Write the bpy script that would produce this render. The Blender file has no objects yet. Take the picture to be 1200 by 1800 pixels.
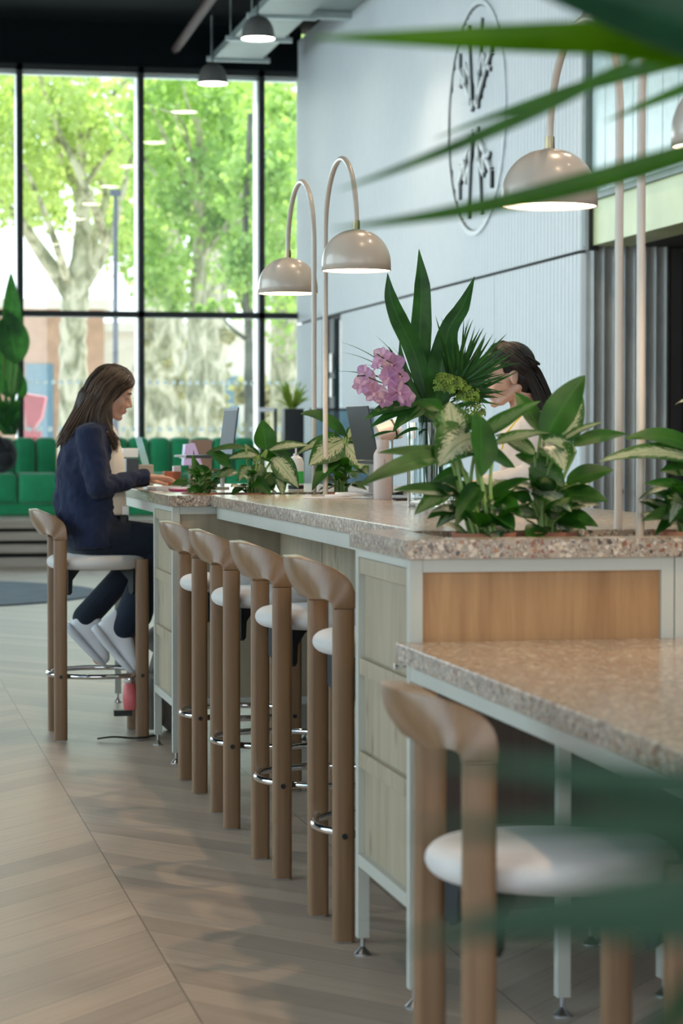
import bpy, bmesh, math, random
from mathutils import Vector, Matrix, noise
R = math.radians
V = Vector
scene = bpy.context.scene
C = scene.collection
random.seed(7)

# ------------------------------------------------------------------ camera
EYE = 1.34
F = 4250.0
YAW = math.atan(850 / F)
PIT = math.atan(132 / F)
cam_d = bpy.data.cameras.new('camera')
cam = bpy.data.objects.new('camera', cam_d); C.objects.link(cam)
cam.location = (0, 0, EYE)
cam.rotation_euler = (R(90) - PIT, 0, -YAW)
cam_d.sensor_fit = 'VERTICAL'; cam_d.sensor_height = 36; cam_d.sensor_width = 24
cam_d.lens = F / 1800 * 36
cam_d.clip_end = 400; cam_d.clip_start = .05
cam_d.dof.use_dof = True
cam_d.dof.focus_distance = 8.4
cam_d.dof.aperture_fstop = 4.8
scene.camera = cam

fw = V((math.sin(YAW) * math.cos(PIT), math.cos(YAW) * math.cos(PIT), -math.sin(PIT)))
rt = V((math.cos(YAW), -math.sin(YAW), 0)); up = rt.cross(fw)
def at(px, py, Y):
    """point of the place seen at photograph position px, py and standing at distance Y"""
    d = fw + rt * (px - 600) / F + up * (900 - py) / F
    return V((0, 0, EYE)) + d * (Y / d.y)

# ------------------------------------------------------------------ world, sun, lights, exposure
w = bpy.data.worlds.new('World'); scene.world = w; w.use_nodes = True
nt = w.node_tree; nt.nodes.clear()
wo = nt.nodes.new('ShaderNodeOutputWorld'); bg = nt.nodes.new('ShaderNodeBackground')
tc = nt.nodes.new('ShaderNodeTexCoord'); sp = nt.nodes.new('ShaderNodeSeparateXYZ'); cr = nt.nodes.new('ShaderNodeValToRGB')
nt.links.new(tc.outputs['Generated'], sp.inputs[0]); nt.links.new(sp.outputs[2], cr.inputs[0])
cr.color_ramp.elements[0].position = 0; cr.color_ramp.elements[0].color = (.93, .97, 1, 1)
cr.color_ramp.elements[1].position = .6; cr.color_ramp.elements[1].color = (.62, .8, 1, 1)
nt.links.new(cr.outputs[0], bg.inputs[0]); bg.inputs[1].default_value = 2.6
nt.links.new(bg.outputs[0], wo.inputs[0])

def light(name, kind, loc, energy, color, rot=None, aim=None, **k):
    d = bpy.data.lights.new(name, kind); d.energy = energy; d.color = color
    for a, b in k.items(): setattr(d, a, b)
    o = bpy.data.objects.new(name, d); C.objects.link(o); o.location = loc
    if rot: o.rotation_euler = rot
    if aim is not None: o.rotation_euler = (V(aim) - V(loc)).to_track_quat('-Z', 'Y').to_euler()
    return o
light('sun', 'SUN', (0, 0, 20), 8, (1, .93, .8), aim=(-3, -4.5, 20 - 7.5), angle=R(1.0))
# added area lights: sky stand-ins outside the glazing, warm fill inside the unseen entrance
light('side_sky_fill', 'AREA', (-6.4, 18.5, 2.9), 820, (.72, .88, 1), aim=(0, 18.5, 2.5), shape='RECTANGLE', size=16, size_y=4.2)
light('entrance_warm_fill', 'AREA', (0, -3.8, 3.0), 42, (1, .82, .62), aim=(1, 5, 1.8), shape='RECTANGLE', size=9, size_y=3.6)
light('near_side_sky_fill', 'AREA', (-6.4, 4, 2.9), 260, (.50, .77, 1), aim=(0, 5, 1.5), shape='RECTANGLE', size=10, size_y=4.2)
light('window_daylight', 'AREA', (1.0, 28.6, 3.1), 300, (.86, .96, 1), aim=(1.0, 10, 1.5), shape='RECTANGLE', size=11, size_y=4.4)
scene.view_settings.view_transform = 'Standard'
scene.view_settings.look = 'None'
scene.view_settings.gamma = 1
scene.view_settings.use_curve_mapping = False
scene.view_settings.exposure = 0.0

# ------------------------------------------------------------------ materials
class NT:
    def __init__(s, name):
        s.m = bpy.data.materials.new(name); s.m.use_nodes = True; s.t = s.m.node_tree; s.t.nodes.clear()
        s.out = s.t.nodes.new('ShaderNodeOutputMaterial'); s.b = s.t.nodes.new('ShaderNodeBsdfPrincipled')
        s.t.links.new(s.b.outputs[0], s.out.inputs[0])
    def n(s, kind, **k):
        x = s.t.nodes.new('ShaderNode' + kind)
        for a, b in k.items():
            if a.startswith('i_'):
                key = a[2:]; x.inputs[int(key) if key.isdigit() else key.replace('_', ' ')].default_value = b
            else: setattr(x, a, b)
        return x
    def l(s, a, b): s.t.links.new(a, b)
    def ramp(s, fac, stops, interp='LINEAR'):
        r = s.n('ValToRGB'); cr = r.color_ramp; cr.interpolation = interp
        while len(cr.elements) < len(stops): cr.elements.new(.5)
        for e, (p, c) in zip(cr.elements, stops): e.position = p; e.color = (*c, 1) if len(c) == 3 else c
        s.l(fac, r.inputs[0]); return r.outputs[0]
    def mix(s, fac, a, b, mode='MIX'):
        m = s.n('MixRGB', blend_type=mode)
        for v, i in ((fac, 0), (a, 1), (b, 2)):
            if hasattr(v, 'links'): s.l(v, m.inputs[i])
            elif i == 0: m.inputs[0].default_value = v
            else: m.inputs[i].default_value = (*v, 1)
        return m.outputs[0]
    def math(s, op, a, b=None, c=None):
        m = s.n('Math', operation=op)
        for v, i in ((a, 0), (b, 1), (c, 2)):
            if v is None: continue
            if hasattr(v, 'links'): s.l(v, m.inputs[i])
            else: m.inputs[i].default_value = v
        return m.outputs[0]
    def coord(s, kind='Object', scale=(1, 1, 1), rot=(0, 0, 0)):
        t = s.n('TexCoord'); mp = s.n('Mapping'); mp.inputs['Scale'].default_value = scale; mp.inputs['Rotation'].default_value = rot
        s.l(t.outputs[kind], mp.inputs[0]); return mp.outputs[0]
    def noise(s, vec, scale=5, detail=3, rough=.5, dist=0):
        x = s.n('TexNoise', i_Scale=scale, i_Detail=detail, i_Roughness=rough, i_Distortion=dist)
        if vec is not None: s.l(vec, x.inputs['Vector'])
        return x.outputs['Fac']
    def bump(s, h, strength=.2, dist=.01):
        b = s.n('Bump', i_Strength=strength, i_Distance=dist); s.l(h, b.inputs['Height']); s.l(b.outputs[0], s.b.inputs['Normal'])

def plain(name, col, rough=.5, metal=0, var=.06, scale=8, bump=0, spec=.5, sheen=0, emis=None, coat=0, trans=0):
    t = NT(name); v = t.coord()
    nz = t.noise(v, scale, 4)
    dark = tuple(c * (1 - var) for c in col); lite = tuple(min(1, c * (1 + var)) for c in col)
    t.l(t.ramp(nz, [(.3, dark), (.7, lite)]), t.b.inputs['Base Color'])
    t.b.inputs['Roughness'].default_value = rough; t.b.inputs['Metallic'].default_value = metal
    t.b.inputs['Specular IOR Level'].default_value = spec
    t.b.inputs['Sheen Weight'].default_value = sheen; t.b.inputs['Coat Weight'].default_value = coat
    if emis: t.b.inputs['Emission Color'].default_value = (*emis[0], 1); t.b.inputs['Emission Strength'].default_value = emis[1]
    if bump: t.bump(t.noise(v, scale * 10, 4), bump, .004)
    return t.m

def wood(name, a, b, scale=1., axis='Z', rough=.45, knots=False, streak=30, coat=0, dist=.6):
    t = NT(name); sc = {'Z': (streak, streak, 1.3), 'Y': (streak, 1.3, streak), 'X': (1.3, streak, streak)}[axis]
    v = t.coord(scale=tuple(q * scale for q in sc))
    n1 = t.noise(v, 1.0, 5, .6, dist); n2 = t.noise(v, 4.5, 3, .7)
    f = t.math('ADD', t.math('MULTIPLY', n1, .75), t.math('MULTIPLY', n2, .25))
    col = t.ramp(f, [(.32, a), (.5, tuple((p + q) / 2 for p, q in zip(a, b))), (.68, b)])
    if knots:
        vv = t.coord(scale=(7, 7, 3.2)); vo = t.n('TexVoronoi', i_Scale=1.3); t.l(vv, vo.inputs['Vector'])
        k = t.ramp(vo.outputs['Distance'], [(0.0, (1, 1, 1)), (.09, (.8, .8, .8)), (.2, (0, 0, 0))])
        col = t.mix(t.math('MULTIPLY', k, t.noise(vv, 5, 2)), col, tuple(q * .3 for q in a))
    t.l(col, t.b.inputs['Base Color']); t.b.inputs['Roughness'].default_value = rough
    t.b.inputs['Coat Weight'].default_value = coat; t.b.inputs['Coat Roughness'].default_value = .25
    t.bump(f, .08, .002)
    return t.m

def terrazzo():
    t = NT('terrazzo'); v = t.coord()
    dis = t.n('TexNoise', i_Scale=30, i_Detail=2); t.l(v, dis.inputs['Vector'])
    vv = t.n('VectorMath', operation='MULTIPLY_ADD'); vv.inputs[1].default_value = (.012, .012, .012)
    t.l(dis.outputs['Color'], vv.inputs[0]); t.l(v, vv.inputs[2])
    def chips(scale, th, pal):
        vo = t.n('TexVoronoi', i_Scale=scale, i_Randomness=1); t.l(vv.outputs[0], vo.inputs['Vector'])
        s = t.n('SeparateColor'); t.l(vo.outputs['Color'], s.inputs[0])
        col = t.ramp(s.outputs[0], pal, 'CONSTANT')
        ed = t.n('TexVoronoi', i_Scale=scale, feature='DISTANCE_TO_EDGE'); t.l(vv.outputs[0], ed.inputs['Vector'])
        m = t.math('MULTIPLY', t.math('GREATER_THAN', ed.outputs['Distance'], .07), t.math('LESS_THAN', s.outputs[1], th))
        return col, m
    pal = [(0, (.06, .045, .035)), (.12, (.26, .19, .125)), (.3, (.50, .41, .30)), (.4, (.20, .08, .04)), (.5, (.36, .28, .20)), (.66, (.12, .095, .075)), (.78, (.56, .48, .38)), (.9, (.30, .15, .075))]
    base = t.ramp(t.noise(v, 180, 3), [(.3, (.24, .20, .16)), (.7, (.36, .315, .26))])
    c1, m1 = chips(210, .55, pal); c2, m2 = chips(85, .42, pal)
    col = t.mix(m1, base, c1); col = t.mix(m2, col, c2)
    t.l(col, t.b.inputs['Base Color']); t.b.inputs['Roughness'].default_value = .2
    t.b.inputs['Specular IOR Level'].default_value = .45
    return t.m

def floor_mat():
    t = NT('chevron_oak'); tc = t.n('TexCoord'); s = t.n('SeparateXYZ'); t.l(tc.outputs['Object'], s.inputs[0])
    W = .75; u = t.math('DIVIDE', t.math('SUBTRACT', s.outputs[0], .762 - W * 40), W)
    col = t.math('FLOOR', u); fu = t.math('MULTIPLY', t.math('SUBTRACT', u, col), W)
    par = t.math('MODULO', col, 2)                       # 0 right of the seam at .762
    sg = t.math('SUBTRACT', t.math('MULTIPLY', par, -2), -1)   # +1 / -1
    v = t.math('ADD', s.outputs[1], t.math('MULTIPLY', t.math('MULTIPLY', sg, fu), 1.2))
    v = t.math('ADD', v, t.math('MULTIPLY', par, W * 1.2))
    bd = t.math('DIVIDE', v, .21); band = t.math('FLOOR', bd); fb = t.math('SUBTRACT', bd, band)
    idv = t.n('CombineXYZ'); t.l(band, idv.inputs[0]); t.l(col, idv.inputs[1])
    wn = t.n('TexWhiteNoise', noise_dimensions='3D'); t.l(idv.outputs[0], wn.inputs['Vector'])
    # grain coordinate: across the plank = v, along = fu
    gv = t.n('CombineXYZ'); t.l(t.math('MULTIPLY', v, 34), gv.inputs[0]); t.l(t.math('MULTIPLY', fu, 2.2), gv.inputs[1])
    t.l(t.math('MULTIPLY', wn.outputs['Value'], 40), gv.inputs[2])
    g = t.noise(gv.outputs[0], 1, 6, .62, .8)
    ga = t.ramp(g, [(.25, (.34, .27, .205)), (.5, (.43, .355, .28)), (.8, (.50, .425, .345))])
    tone = t.ramp(wn.outputs['Value'], [(0, (.80, .78, .77)), (.5, (.95, .93, .90)), (1, (1.08, 1.04, 1.0))])
    c = t.mix(1, ga, tone, 'MULTIPLY')
    gap = t.math('MAXIMUM', t.math('LESS_THAN', fb, .018), t.math('LESS_THAN', fu, .0045))
    c = t.mix(t.math('MULTIPLY', gap, .65), c, (.07, .055, .045))
    t.l(c, t.b.inputs['Base Color']); t.l(t.ramp(g, [(.2, (.36,) * 3), (.8, (.5,) * 3)]), t.b.inputs['Roughness'])
    t.bump(t.math('SUBTRACT', g, t.math('MULTIPLY', gap, 1.0)), .1, .003)
    return t.m

def leafmat(name, dark, lite, silver, trans=.25):
    t = NT(name); uv = t.n('TexCoord'); s = t.n('SeparateXYZ'); t.l(uv.outputs['UV'], s.inputs[0])
    at_ = t.n('Attribute', attribute_name='silver')
    au = t.math('ABSOLUTE', t.math('SUBTRACT', t.math('MULTIPLY', s.outputs[0], 2), 1))
    vv = t.n('CombineXYZ'); t.l(t.math('MULTIPLY', au, 3), vv.inputs[0]); t.l(t.math('SUBTRACT', t.math('MULTIPLY', s.outputs[1], 9), t.math('MULTIPLY', au, 4)), vv.inputs[1])
    nz = t.noise(vv.outputs[0], 2.2, 4, .65, .4)
    base = t.ramp(t.noise(t.coord(), 12, 2), [(.3, dark), (.7, lite)])
    edge = t.math('SUBTRACT', .95, au)
    m = t.math('MULTIPLY', t.math('GREATER_THAN', t.math('ADD', t.math('MULTIPLY', nz, 1.2), t.math('MULTIPLY', edge, .55)), .84), at_.outputs['Fac'])
    m = t.math('MULTIPLY', m, t.math('LESS_THAN', au, .88))
    c = t.mix(m, base, silver)
    rib = t.math('LESS_THAN', au, .05)
    c = t.mix(t.math('MULTIPLY', rib, .5), c, tuple(q * 1.4 for q in lite))
    t.l(c, t.b.inputs['Base Color']); t.b.inputs['Roughness'].default_value = .38; t.b.inputs['Specular IOR Level'].default_value = .3
    vein = t.n('TexWave', i_Scale=3.0, i_Distortion=.5); t.l(vv.outputs[0], vein.inputs['Vector'])
    t.bump(vein.outputs['Fac'], .12, .004)
    tr = t.n('BsdfTranslucent'); t.l(t.mix(1, c, (1.5, 1.8, .7), 'MULTIPLY'), tr.inputs[0])
    mx = t.n('MixShader'); mx.inputs[0].default_value = trans; t.l(t.b.outputs[0], mx.inputs[1]); t.l(tr.outputs[0], mx.inputs[2]); t.l(mx.outputs[0], t.out.inputs[0])
    return t.m

def pane_glass(name, tint=(.96, 1, .99), refl=1.0):
    t = NT(name); g = t.n('BsdfGlossy'); g.inputs['Roughness'].default_value = .0
    tr = t.n('BsdfTransparent'); tr.inputs[0].default_value = (*tint, 1)
    lw = t.n('Fresnel', i_IOR=1.45); mx = t.n('MixShader')
    t.l(t.math('MULTIPLY', lw.outputs[0], 1.7 * refl), mx.inputs[0]); t.l(tr.outputs[0], mx.inputs[1]); t.l(g.outputs[0], mx.inputs[2])
    t.l(mx.outputs[0], t.out.inputs[0]); t.t.nodes.remove(t.b); return t.m

def solid_glass(name, col=(.93, 1, .98)):
    t = NT(name); t.b.inputs['Transmission Weight'].default_value = 1; t.b.inputs['Roughness'].default_value = .01
    t.b.inputs['IOR'].default_value = 1.45; t.b.inputs['Base Color'].default_value = (*col, 1); return t.m

def emitter(name, col, s):
    return plain(name, (.9, .88, .82), .4, emis=(col, s))

def foliage_mat(name, a, b, trans=.5, nscale=.7):
    t = NT(name); c = t.ramp(t.noise(t.coord(), nscale, 4, .7), [(.3, a), (.7, b)])
    t.l(c, t.b.inputs['Base Color']); t.b.inputs['Roughness'].default_value = .5
    tr = t.n('BsdfTranslucent'); t.l(t.mix(1, c, (1.35, 1.5, .8), 'MULTIPLY'), tr.inputs[0])
    mx = t.n('MixShader'); mx.inputs[0].default_value = trans; t.l(t.b.outputs[0], mx.inputs[1]); t.l(tr.outputs[0], mx.inputs[2]); t.l(mx.outputs[0], t.out.inputs[0])
    return t.m

def bark_mat(name, a, b, c):
    t = NT(name); v = t.coord(scale=(1, 1, .55)); n = t.noise(v, 4.5, 5, .6, .7)
    t.l(t.ramp(n, [(.36, a), (.48, b), (.6, c)]), t.b.inputs['Base Color']); t.b.inputs['Roughness'].default_value = .85
    t.bump(n, .5, .03); return t.m

def hairmat(name, a, b):
    t = NT(name); at_ = t.n('Attribute', attribute_name='tone')
    t.l(t.ramp(at_.outputs['Fac'], [(0, a), (1, b)]), t.b.inputs['Base Color']); t.b.inputs['Roughness'].default_value = .42
    t.b.inputs['Specular IOR Level'].default_value = .35
    return t.m

def fabric(name, a, b, scale=300, rough=.9, sheen=.3):
    t = NT(name); v = t.coord(); n = t.noise(v, scale, 3, .6); big = t.noise(v, 5, 3)
    c = t.ramp(t.math('ADD', t.math('MULTIPLY', n, .5), t.math('MULTIPLY', big, .5)), [(.35, a), (.65, b)])
    t.l(c, t.b.inputs['Base Color']); t.b.inputs['Roughness'].default_value = rough; t.b.inputs['Sheen Weight'].default_value = sheen
    t.bump(t.math('ADD', n, t.math('MULTIPLY', big, 3)), .15, .004); return t.m

M = {}
M['terrazzo'] = terrazzo(); M['floor'] = floor_mat()
M['frame'] = plain('pale_grey_green_paint', (.46, .465, .405), .42, var=.03)
M['pale_wood'] = wood('knotty_pale_oak', (.28, .225, .145), (.41, .345, .24), .8, 'Z', .55, knots=True, streak=12)
M['oak'] = wood('warm_oak_veneer', (.28, .135, .045), (.48, .27, .115), .6, 'Z', .45, streak=14, dist=2.2)
M['shadeboard'] = wood('brown_shade_board', (.035, .022, .014), (.06, .038, .024), 1, 'Z', .5)  # colour carries the shade under the counter and low desk
M['beech'] = wood('steamed_beech', (.168, .090, .040), (.24, .138, .066), 1, 'Z', .34, streak=40, coat=.25)
M['seat'] = fabric('off_white_seat_fabric', (.52, .50, .48), (.66, .64, .61), 350)
M['chrome'] = plain('chrome', (.8, .82, .84), .08, 1, var=.01)
M['steel'] = plain('brushed_steel', (.45, .46, .46), .3, 1, var=.03)
M['black'] = plain('black_paint', (.012, .014, .015), .5)
M['darkmetal'] = plain('dark_grey_metal', (.02, .024, .026), .45, .3)
M['lamp'] = plain('warm_grey_lamp_enamel', (.53, .46, .385), .28, var=.02, coat=.3)
M['lampwhite'] = plain('white_shade_lining', (.85, .82, .76), .5, var=.01)
M['brass'] = plain('dull_brass', (.35, .29, .18), .35, .9)
M['bulb'] = emitter('warm_diffuser', (1, .80, .56), 9)
M['bulb2'] = emitter('pendant_diffuser', (1, .90, .76), 22)
M['wall'] = plain('white_fluted_panel_paint', (.64, .68, .70), .5, var=.015)
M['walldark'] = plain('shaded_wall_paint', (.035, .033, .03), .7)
M['ceil'] = plain('black_ceiling_paint', (.003, .006, .007), .9, spec=.15)
M['tray'] = plain('grey_metal_tray', (.20, .25, .24), .5, .2)
M['rib'] = plain('pale_metal_rib', (.45, .52, .52), .45, .2)
M['alu'] = plain('silver_aluminium', (.72, .76, .80), .35, .2, var=.02)
M['glass'] = pane_glass('window_glass')
M['smoke'] = pane_glass('tinted_screen_glass', (.42, .55, .60))
M['vaseglass'] = solid_glass('vase_glass')
M['green'] = fabric('green_velvet', (.0, .24, .085), (.006, .38, .145), 120, .7, .5)
M['bulkhead'] = plain('lime_glow_render', (.56, .62, .34), .4, var=.12, scale=2)  # greenish glow on the bulkhead is put into its base colour
M['tile'] = plain('pale_aqua_panel', (.50, .64, .64), .22, var=.06)
M['rug'] = fabric('slate_rug', (.10, .13, .155), (.15, .185, .21), 90, .95, 0)
M['step'] = wood('pale_ash_step', (.36, .31, .25), (.50, .45, .38), 1, 'X', .5)
M['leaf'] = leafmat('aglaonema_leaf', (.008, .045, .005), (.022, .10, .008), (.33, .36, .26))
M['leafg'] = leafmat('green_leaf', (.012, .06, .012), (.035, .13, .025), (.2, .3, .15), .2)
M['leafb'] = leafmat('strelitzia_leaf', (.022, .085, .026), (.045, .15, .045), (.2, .3, .15), .35)
M['frond'] = leafmat('palm_leaf', (.016, .060, .002), (.034, .115, .002), (.2, .3, .15), .25)
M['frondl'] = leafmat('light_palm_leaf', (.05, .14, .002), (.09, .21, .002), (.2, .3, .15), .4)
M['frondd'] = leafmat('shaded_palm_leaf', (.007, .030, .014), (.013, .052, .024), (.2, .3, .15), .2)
M['stem'] = plain('leaf_stem', (.16, .26, .06), .5, var=.3)
M['stemd'] = plain('dark_stem', (.02, .06, .02), .5, var=.3)
M['soil'] = plain('potting_soil', (.03, .02, .015), .95, var=.5, scale=80, bump=.5)
M['terracotta'] = plain('terracotta', (.34, .13, .07), .8, var=.1)
M['petal'] = leafmat('orchid_petal', (.40, .17, .40), (.64, .36, .62), (.85, .62, .8), .35)
M['hyd'] = plain('green_hydrangea_petal', (.16, .26, .03), .6, var=.45, scale=40)
M['skin'] = plain('skin', (.56, .33, .235), .5, var=.06, scale=20)
M['lip'] = plain('lips', (.42, .13, .11), .4)
M['brow'] = plain('brow_hair', (.05, .03, .02), .8)
M['eye'] = plain('eye', (.6, .6, .6), .2)
M['hair'] = hairmat('dark_brown_hair', (.016, .009, .005), (.14, .085, .05))
M['hair2'] = hairmat('black_brown_hair', (.006, .004, .004), (.025, .016, .012))
M['navy'] = fabric('navy_knit', (.003, .008, .030), (.006, .015, .052), 500, .95, .05)
M['cream'] = fabric('cream_jersey', (.60, .54, .46), (.74, .68, .60), 400)
M['blouse'] = fabric('ivory_blouse', (.58, .50, .44), (.70, .62, .56), 300)
M['jeans'] = fabric('dark_indigo_denim', (.003, .007, .016), (.006, .016, .035), 700, .9, .1)
M['shoe'] = plain('white_leather', (.70, .71, .73), .45, var=.04)
M['sole'] = plain('white_rubber', (.62, .64, .67), .6, var=.04)
M['bag'] = fabric('grey_beige_canvas', (.13, .125, .11), (.24, .22, .19), 200)
M['pink'] = plain('coral_pink_plastic', (.62, .13, .13), .4, var=.03)
M['magenta'] = plain('magenta_cover', (.35, .02, .12), .4)
M['bottle'] = plain('blush_bottle_enamel', (.60, .48, .42), .42, var=.02)
M['paper'] = plain('white_paper', (.8, .8, .8), .6, var=.02)
M['cable'] = plain('white_cable', (.75, .72, .68), .5)
M['lap'] = plain('graphite_aluminium', (.055, .065, .075), .35, .5, var=.03)
M['screen'] = plain('laptop_screen', (.06, .08, .09), .5, spec=.15, emis=((.55, .7, .75), .05))
M['lapsilver'] = plain('silver_bezel', (.22, .27, .30), .5, 0, spec=.2)
M['labelgreen'] = plain('green_label', (.05, .50, .10), .5)
M['purple'] = plain('lilac_plastic', (.50, .42, .72), .4)
M['aqua'] = plain('pale_aqua_card', (.30, .55, .60), .5)
M['cardboard'] = plain('brown_board', (.22, .16, .13), .8)
M['orange'] = plain('burnt_orange_board', (.42, .12, .05), .6)
M['yellow'] = plain('yellow_lanyard', (.65, .50, .03), .6)
M['bark'] = bark_mat('plane_bark', (.16, .16, .09), (.36, .34, .22), (.62, .56, .42))
M['barkd'] = bark_mat('dark_bark', (.05, .055, .04), (.09, .095, .07), (.15, .15, .11))
M['fol'] = foliage_mat('spring_foliage', (.20, .34, .09), (.50, .60, .24))
M['fol2'] = foliage_mat('yellow_green_foliage', (.26, .36, .12), (.62, .66, .32))
M['fol3'] = foliage_mat('dry_creeper', (.26, .24, .12), (.55, .50, .32), .3)
M['paving'] = plain('pale_paving', (.62, .58, .52), .8, var=.1, scale=1)
M['brick'] = plain('pinkish_brick', (.46, .27, .19), .8, var=.15, scale=3)
M['render'] = plain('pale_render', (.72, .68, .60), .8, var=.08, scale=1)
M['winblue'] = plain('blue_grey_glazing', (.12, .22, .30), .2)
M['redf'] = plain('red_plastic', (.45, .03, .06), .45)
M['lamppost'] = plain('grey_lamp_post', (.12, .13, .17), .6)
_t = NT('white_frit_dot'); _tr = _t.n('BsdfTranslucent'); _tr.inputs[0].default_value = (.62, .66, .66, 1); _t.l(_tr.outputs[0], _t.out.inputs[0]); M['dot'] = _t.m

# ------------------------------------------------------------------ mesh helpers
class MB:
    def __init__(s): s.bm = bmesh.new(); s.uv = None; s.sil = None
    def quadgrid(s, rows, closed_u=False, cap0=False, cap1=False, uvs=None):
        g = [[s.bm.verts.new(p) for p in r] for r in rows]; nu = len(rows[0])
        for i in range(len(g) - 1):
            for j in range(nu if closed_u else nu - 1):
                k = (j + 1) % nu
                s.bm.faces.new((g[i][j], g[i][k], g[i + 1][k], g[i + 1][j]))
        if cap0: s.bm.faces.new(list(reversed(g[0])))
        if cap1: s.bm.faces.new(g[-1])
        return g
    def box(s, a, b, M4=None):
        x0, y0, z0 = a; x1, y1, z1 = b
        if x0 > x1: x0, x1 = x1, x0
        if y0 > y1: y0, y1 = y1, y0
        if z0 > z1: z0, z1 = z1, z0
        ps = [V((x, y, z)) for z in (z0, z1) for x, y in ((x0, y0), (x1, y0), (x1, y1), (x0, y1))]
        if M4: ps = [M4 @ p for p in ps]
        v = [s.bm.verts.new(p) for p in ps]
        for f in ((0, 3, 2, 1), (4, 5, 6, 7), (0, 1, 5, 4), (1, 2, 6, 5), (2, 3, 7, 6), (3, 0, 4, 7)): s.bm.faces.new([v[i] for i in f])
        return s
    def lathe(s, prof, c=(0, 0, 0), seg=32, M4=None, cap=True):
        rows = []
        for r, z in prof:
            ring = [V((max(r, 1e-5) * math.cos(t), max(r, 1e-5) * math.sin(t), z)) for t in [2 * math.pi * i / seg for i in range(seg)]]
            if M4: ring = [M4 @ p for p in ring]
            rows.append([p + V(c) for p in ring])
        s.quadgrid(rows, True, cap0=cap and prof[0][0] > 1e-4, cap1=cap and prof[-1][0] > 1e-4); return s
    def tube(s, pts, r, seg=8, cap=True, flat=None):
        pts = [V(p) for p in pts]; n = len(pts); rr = r if isinstance(r, (list, tuple)) else [r] * n
        t0 = (pts[1] - pts[0]).normalized(); a = V((0, 0, 1)) if abs(t0.z) < .9 else V((1, 0, 0))
        u = t0.cross(a).normalized(); rows = []
        for i, p in enumerate(pts):
            t = (pts[min(i + 1, n - 1)] - pts[max(i - 1, 0)]).normalized()
            u = (u - t * u.dot(t)).normalized(); vv = t.cross(u)
            f = flat or 1
            rows.append([p + (u * math.cos(q) * rr[i] + vv * math.sin(q) * rr[i] * f) for q in [2 * math.pi * k / seg for k in range(seg)]])
        s.quadgrid(rows, True, cap, cap); return s
    def ring(s, c, R_, r, seg=48, sub=10):
        rows = []
        for i in range(seg + 1):
            a = 2 * math.pi * i / seg
            rows.append([V(c) + V(((R_ + r * math.cos(b)) * math.cos(a), (R_ + r * math.cos(b)) * math.sin(a), r * math.sin(b))) for b in [2 * math.pi * k / sub for k in range(sub)]])
        s.quadgrid(rows, True); bmesh.ops.remove_doubles(s.bm, verts=s.bm.verts, dist=1e-5); return s
    def ell(s, c, r, M4=None, seg=16, rings=10):
        rows = []
        for i in range(rings + 1):
            th = math.pi * (i / rings); z = -math.cos(th)
            q = max(math.sin(th), 1e-3)
            ring = [V((q * math.cos(a) * r[0], q * math.sin(a) * r[1], z * r[2])) for a in [2 * math.pi * k / seg for k in range(seg)]]
            if M4: ring = [M4 @ p for p in ring]
            rows.append([p + V(c) for p in ring])
        s.quadgrid(rows, True, True, True); return s
    def caps(s, p0, p1, r0, r1, seg=12, flat=1):
        p0 = V(p0); p1 = V(p1); d = (p1 - p0)
        if d.length < 1e-6: d = V((0, 0, 1e-4))
        t = d.normalized(); pts = []; rr = []
        for k in range(5):
            a = math.pi / 2 * (k / 4); pts.append(p0 - t * r0 * math.cos(a)); rr.append(max(r0 * math.sin(a), 1e-4))
        for k in range(5):
            a = math.pi / 2 * (k / 4); pts.append(p1 + t * r1 * math.sin(a)); rr.append(max(r1 * math.cos(a), 1e-4))
        s.tube(pts, rr, seg, True, flat); return s
    def leaf(s, p0, p1, w, nrm=(0, -1, .4), bend=.0, fold=.25, silver=0, shape=.75, n=12, wave=.0, bdir=(0, 0, 1), tipw=.0, m=3):
        if s.uv is None: s.uv = s.bm.loops.layers.uv.new('UVMap'); s.sil = s.bm.verts.layers.float.new('silver')
        p0 = V(p0); p1 = V(p1); L = (p1 - p0).length; nrm = V(nrm).normalized(); bd = V(bdir)
        mid = (p0 + p1) / 2 + bd * bend * L; rows = []; ph = random.random() * 6
        for i in range(n + 1):
            t = i / n; p = p0 * (1 - t) ** 2 + mid * 2 * t * (1 - t) + p1 * t * t
            tg = ((mid - p0) * (1 - t) + (p1 - mid) * t).normalized()
            sd = tg.cross(nrm)
            if sd.length < 1e-3: sd = tg.cross(V((1, 0, 0)))
            sd.normalize(); nn = sd.cross(tg)
            ww = w * .5 * (max(math.sin(math.pi * t ** shape), 0) ** .85 + .03) if tipw == 0 else w * .5 * min(1, (1 - t) * 4 + .05) * min(1, t * 6 + .3)
            row = []
            for j in range(-m, m + 1):
                q = j / m
                row.append(p + sd * q * ww + nn * (ww * fold * abs(q)) + nn * wave * ww * math.sin(t * 9 + ph + q) * abs(q))
            rows.append(row)
        g = [[s.bm.verts.new(q) for q in r] for r in rows]
        for r in g:
            for v in r: v[s.sil] = silver
        nu = 2 * m
        for i in range(n):
            for j in range(nu):
                f = s.bm.faces.new((g[i][j], g[i][j + 1], g[i + 1][j + 1], g[i + 1][j]))
                for lp, (a, b) in zip(f.loops, ((i, j), (i, j + 1), (i + 1, j + 1), (i + 1, j))): lp[s.uv].uv = (b / nu, a / n)
        return s
    def build(s, name, mat, parent=None, smooth=True, bevel=0, sub=0, solid=0, auto=35):
        me = bpy.data.meshes.new(name); bmesh.ops.recalc_face_normals(s.bm, faces=s.bm.faces)
        s.bm.to_mesh(me); s.bm.free(); return link(me, name, mat, parent, smooth, bevel, sub, solid, auto)

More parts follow.
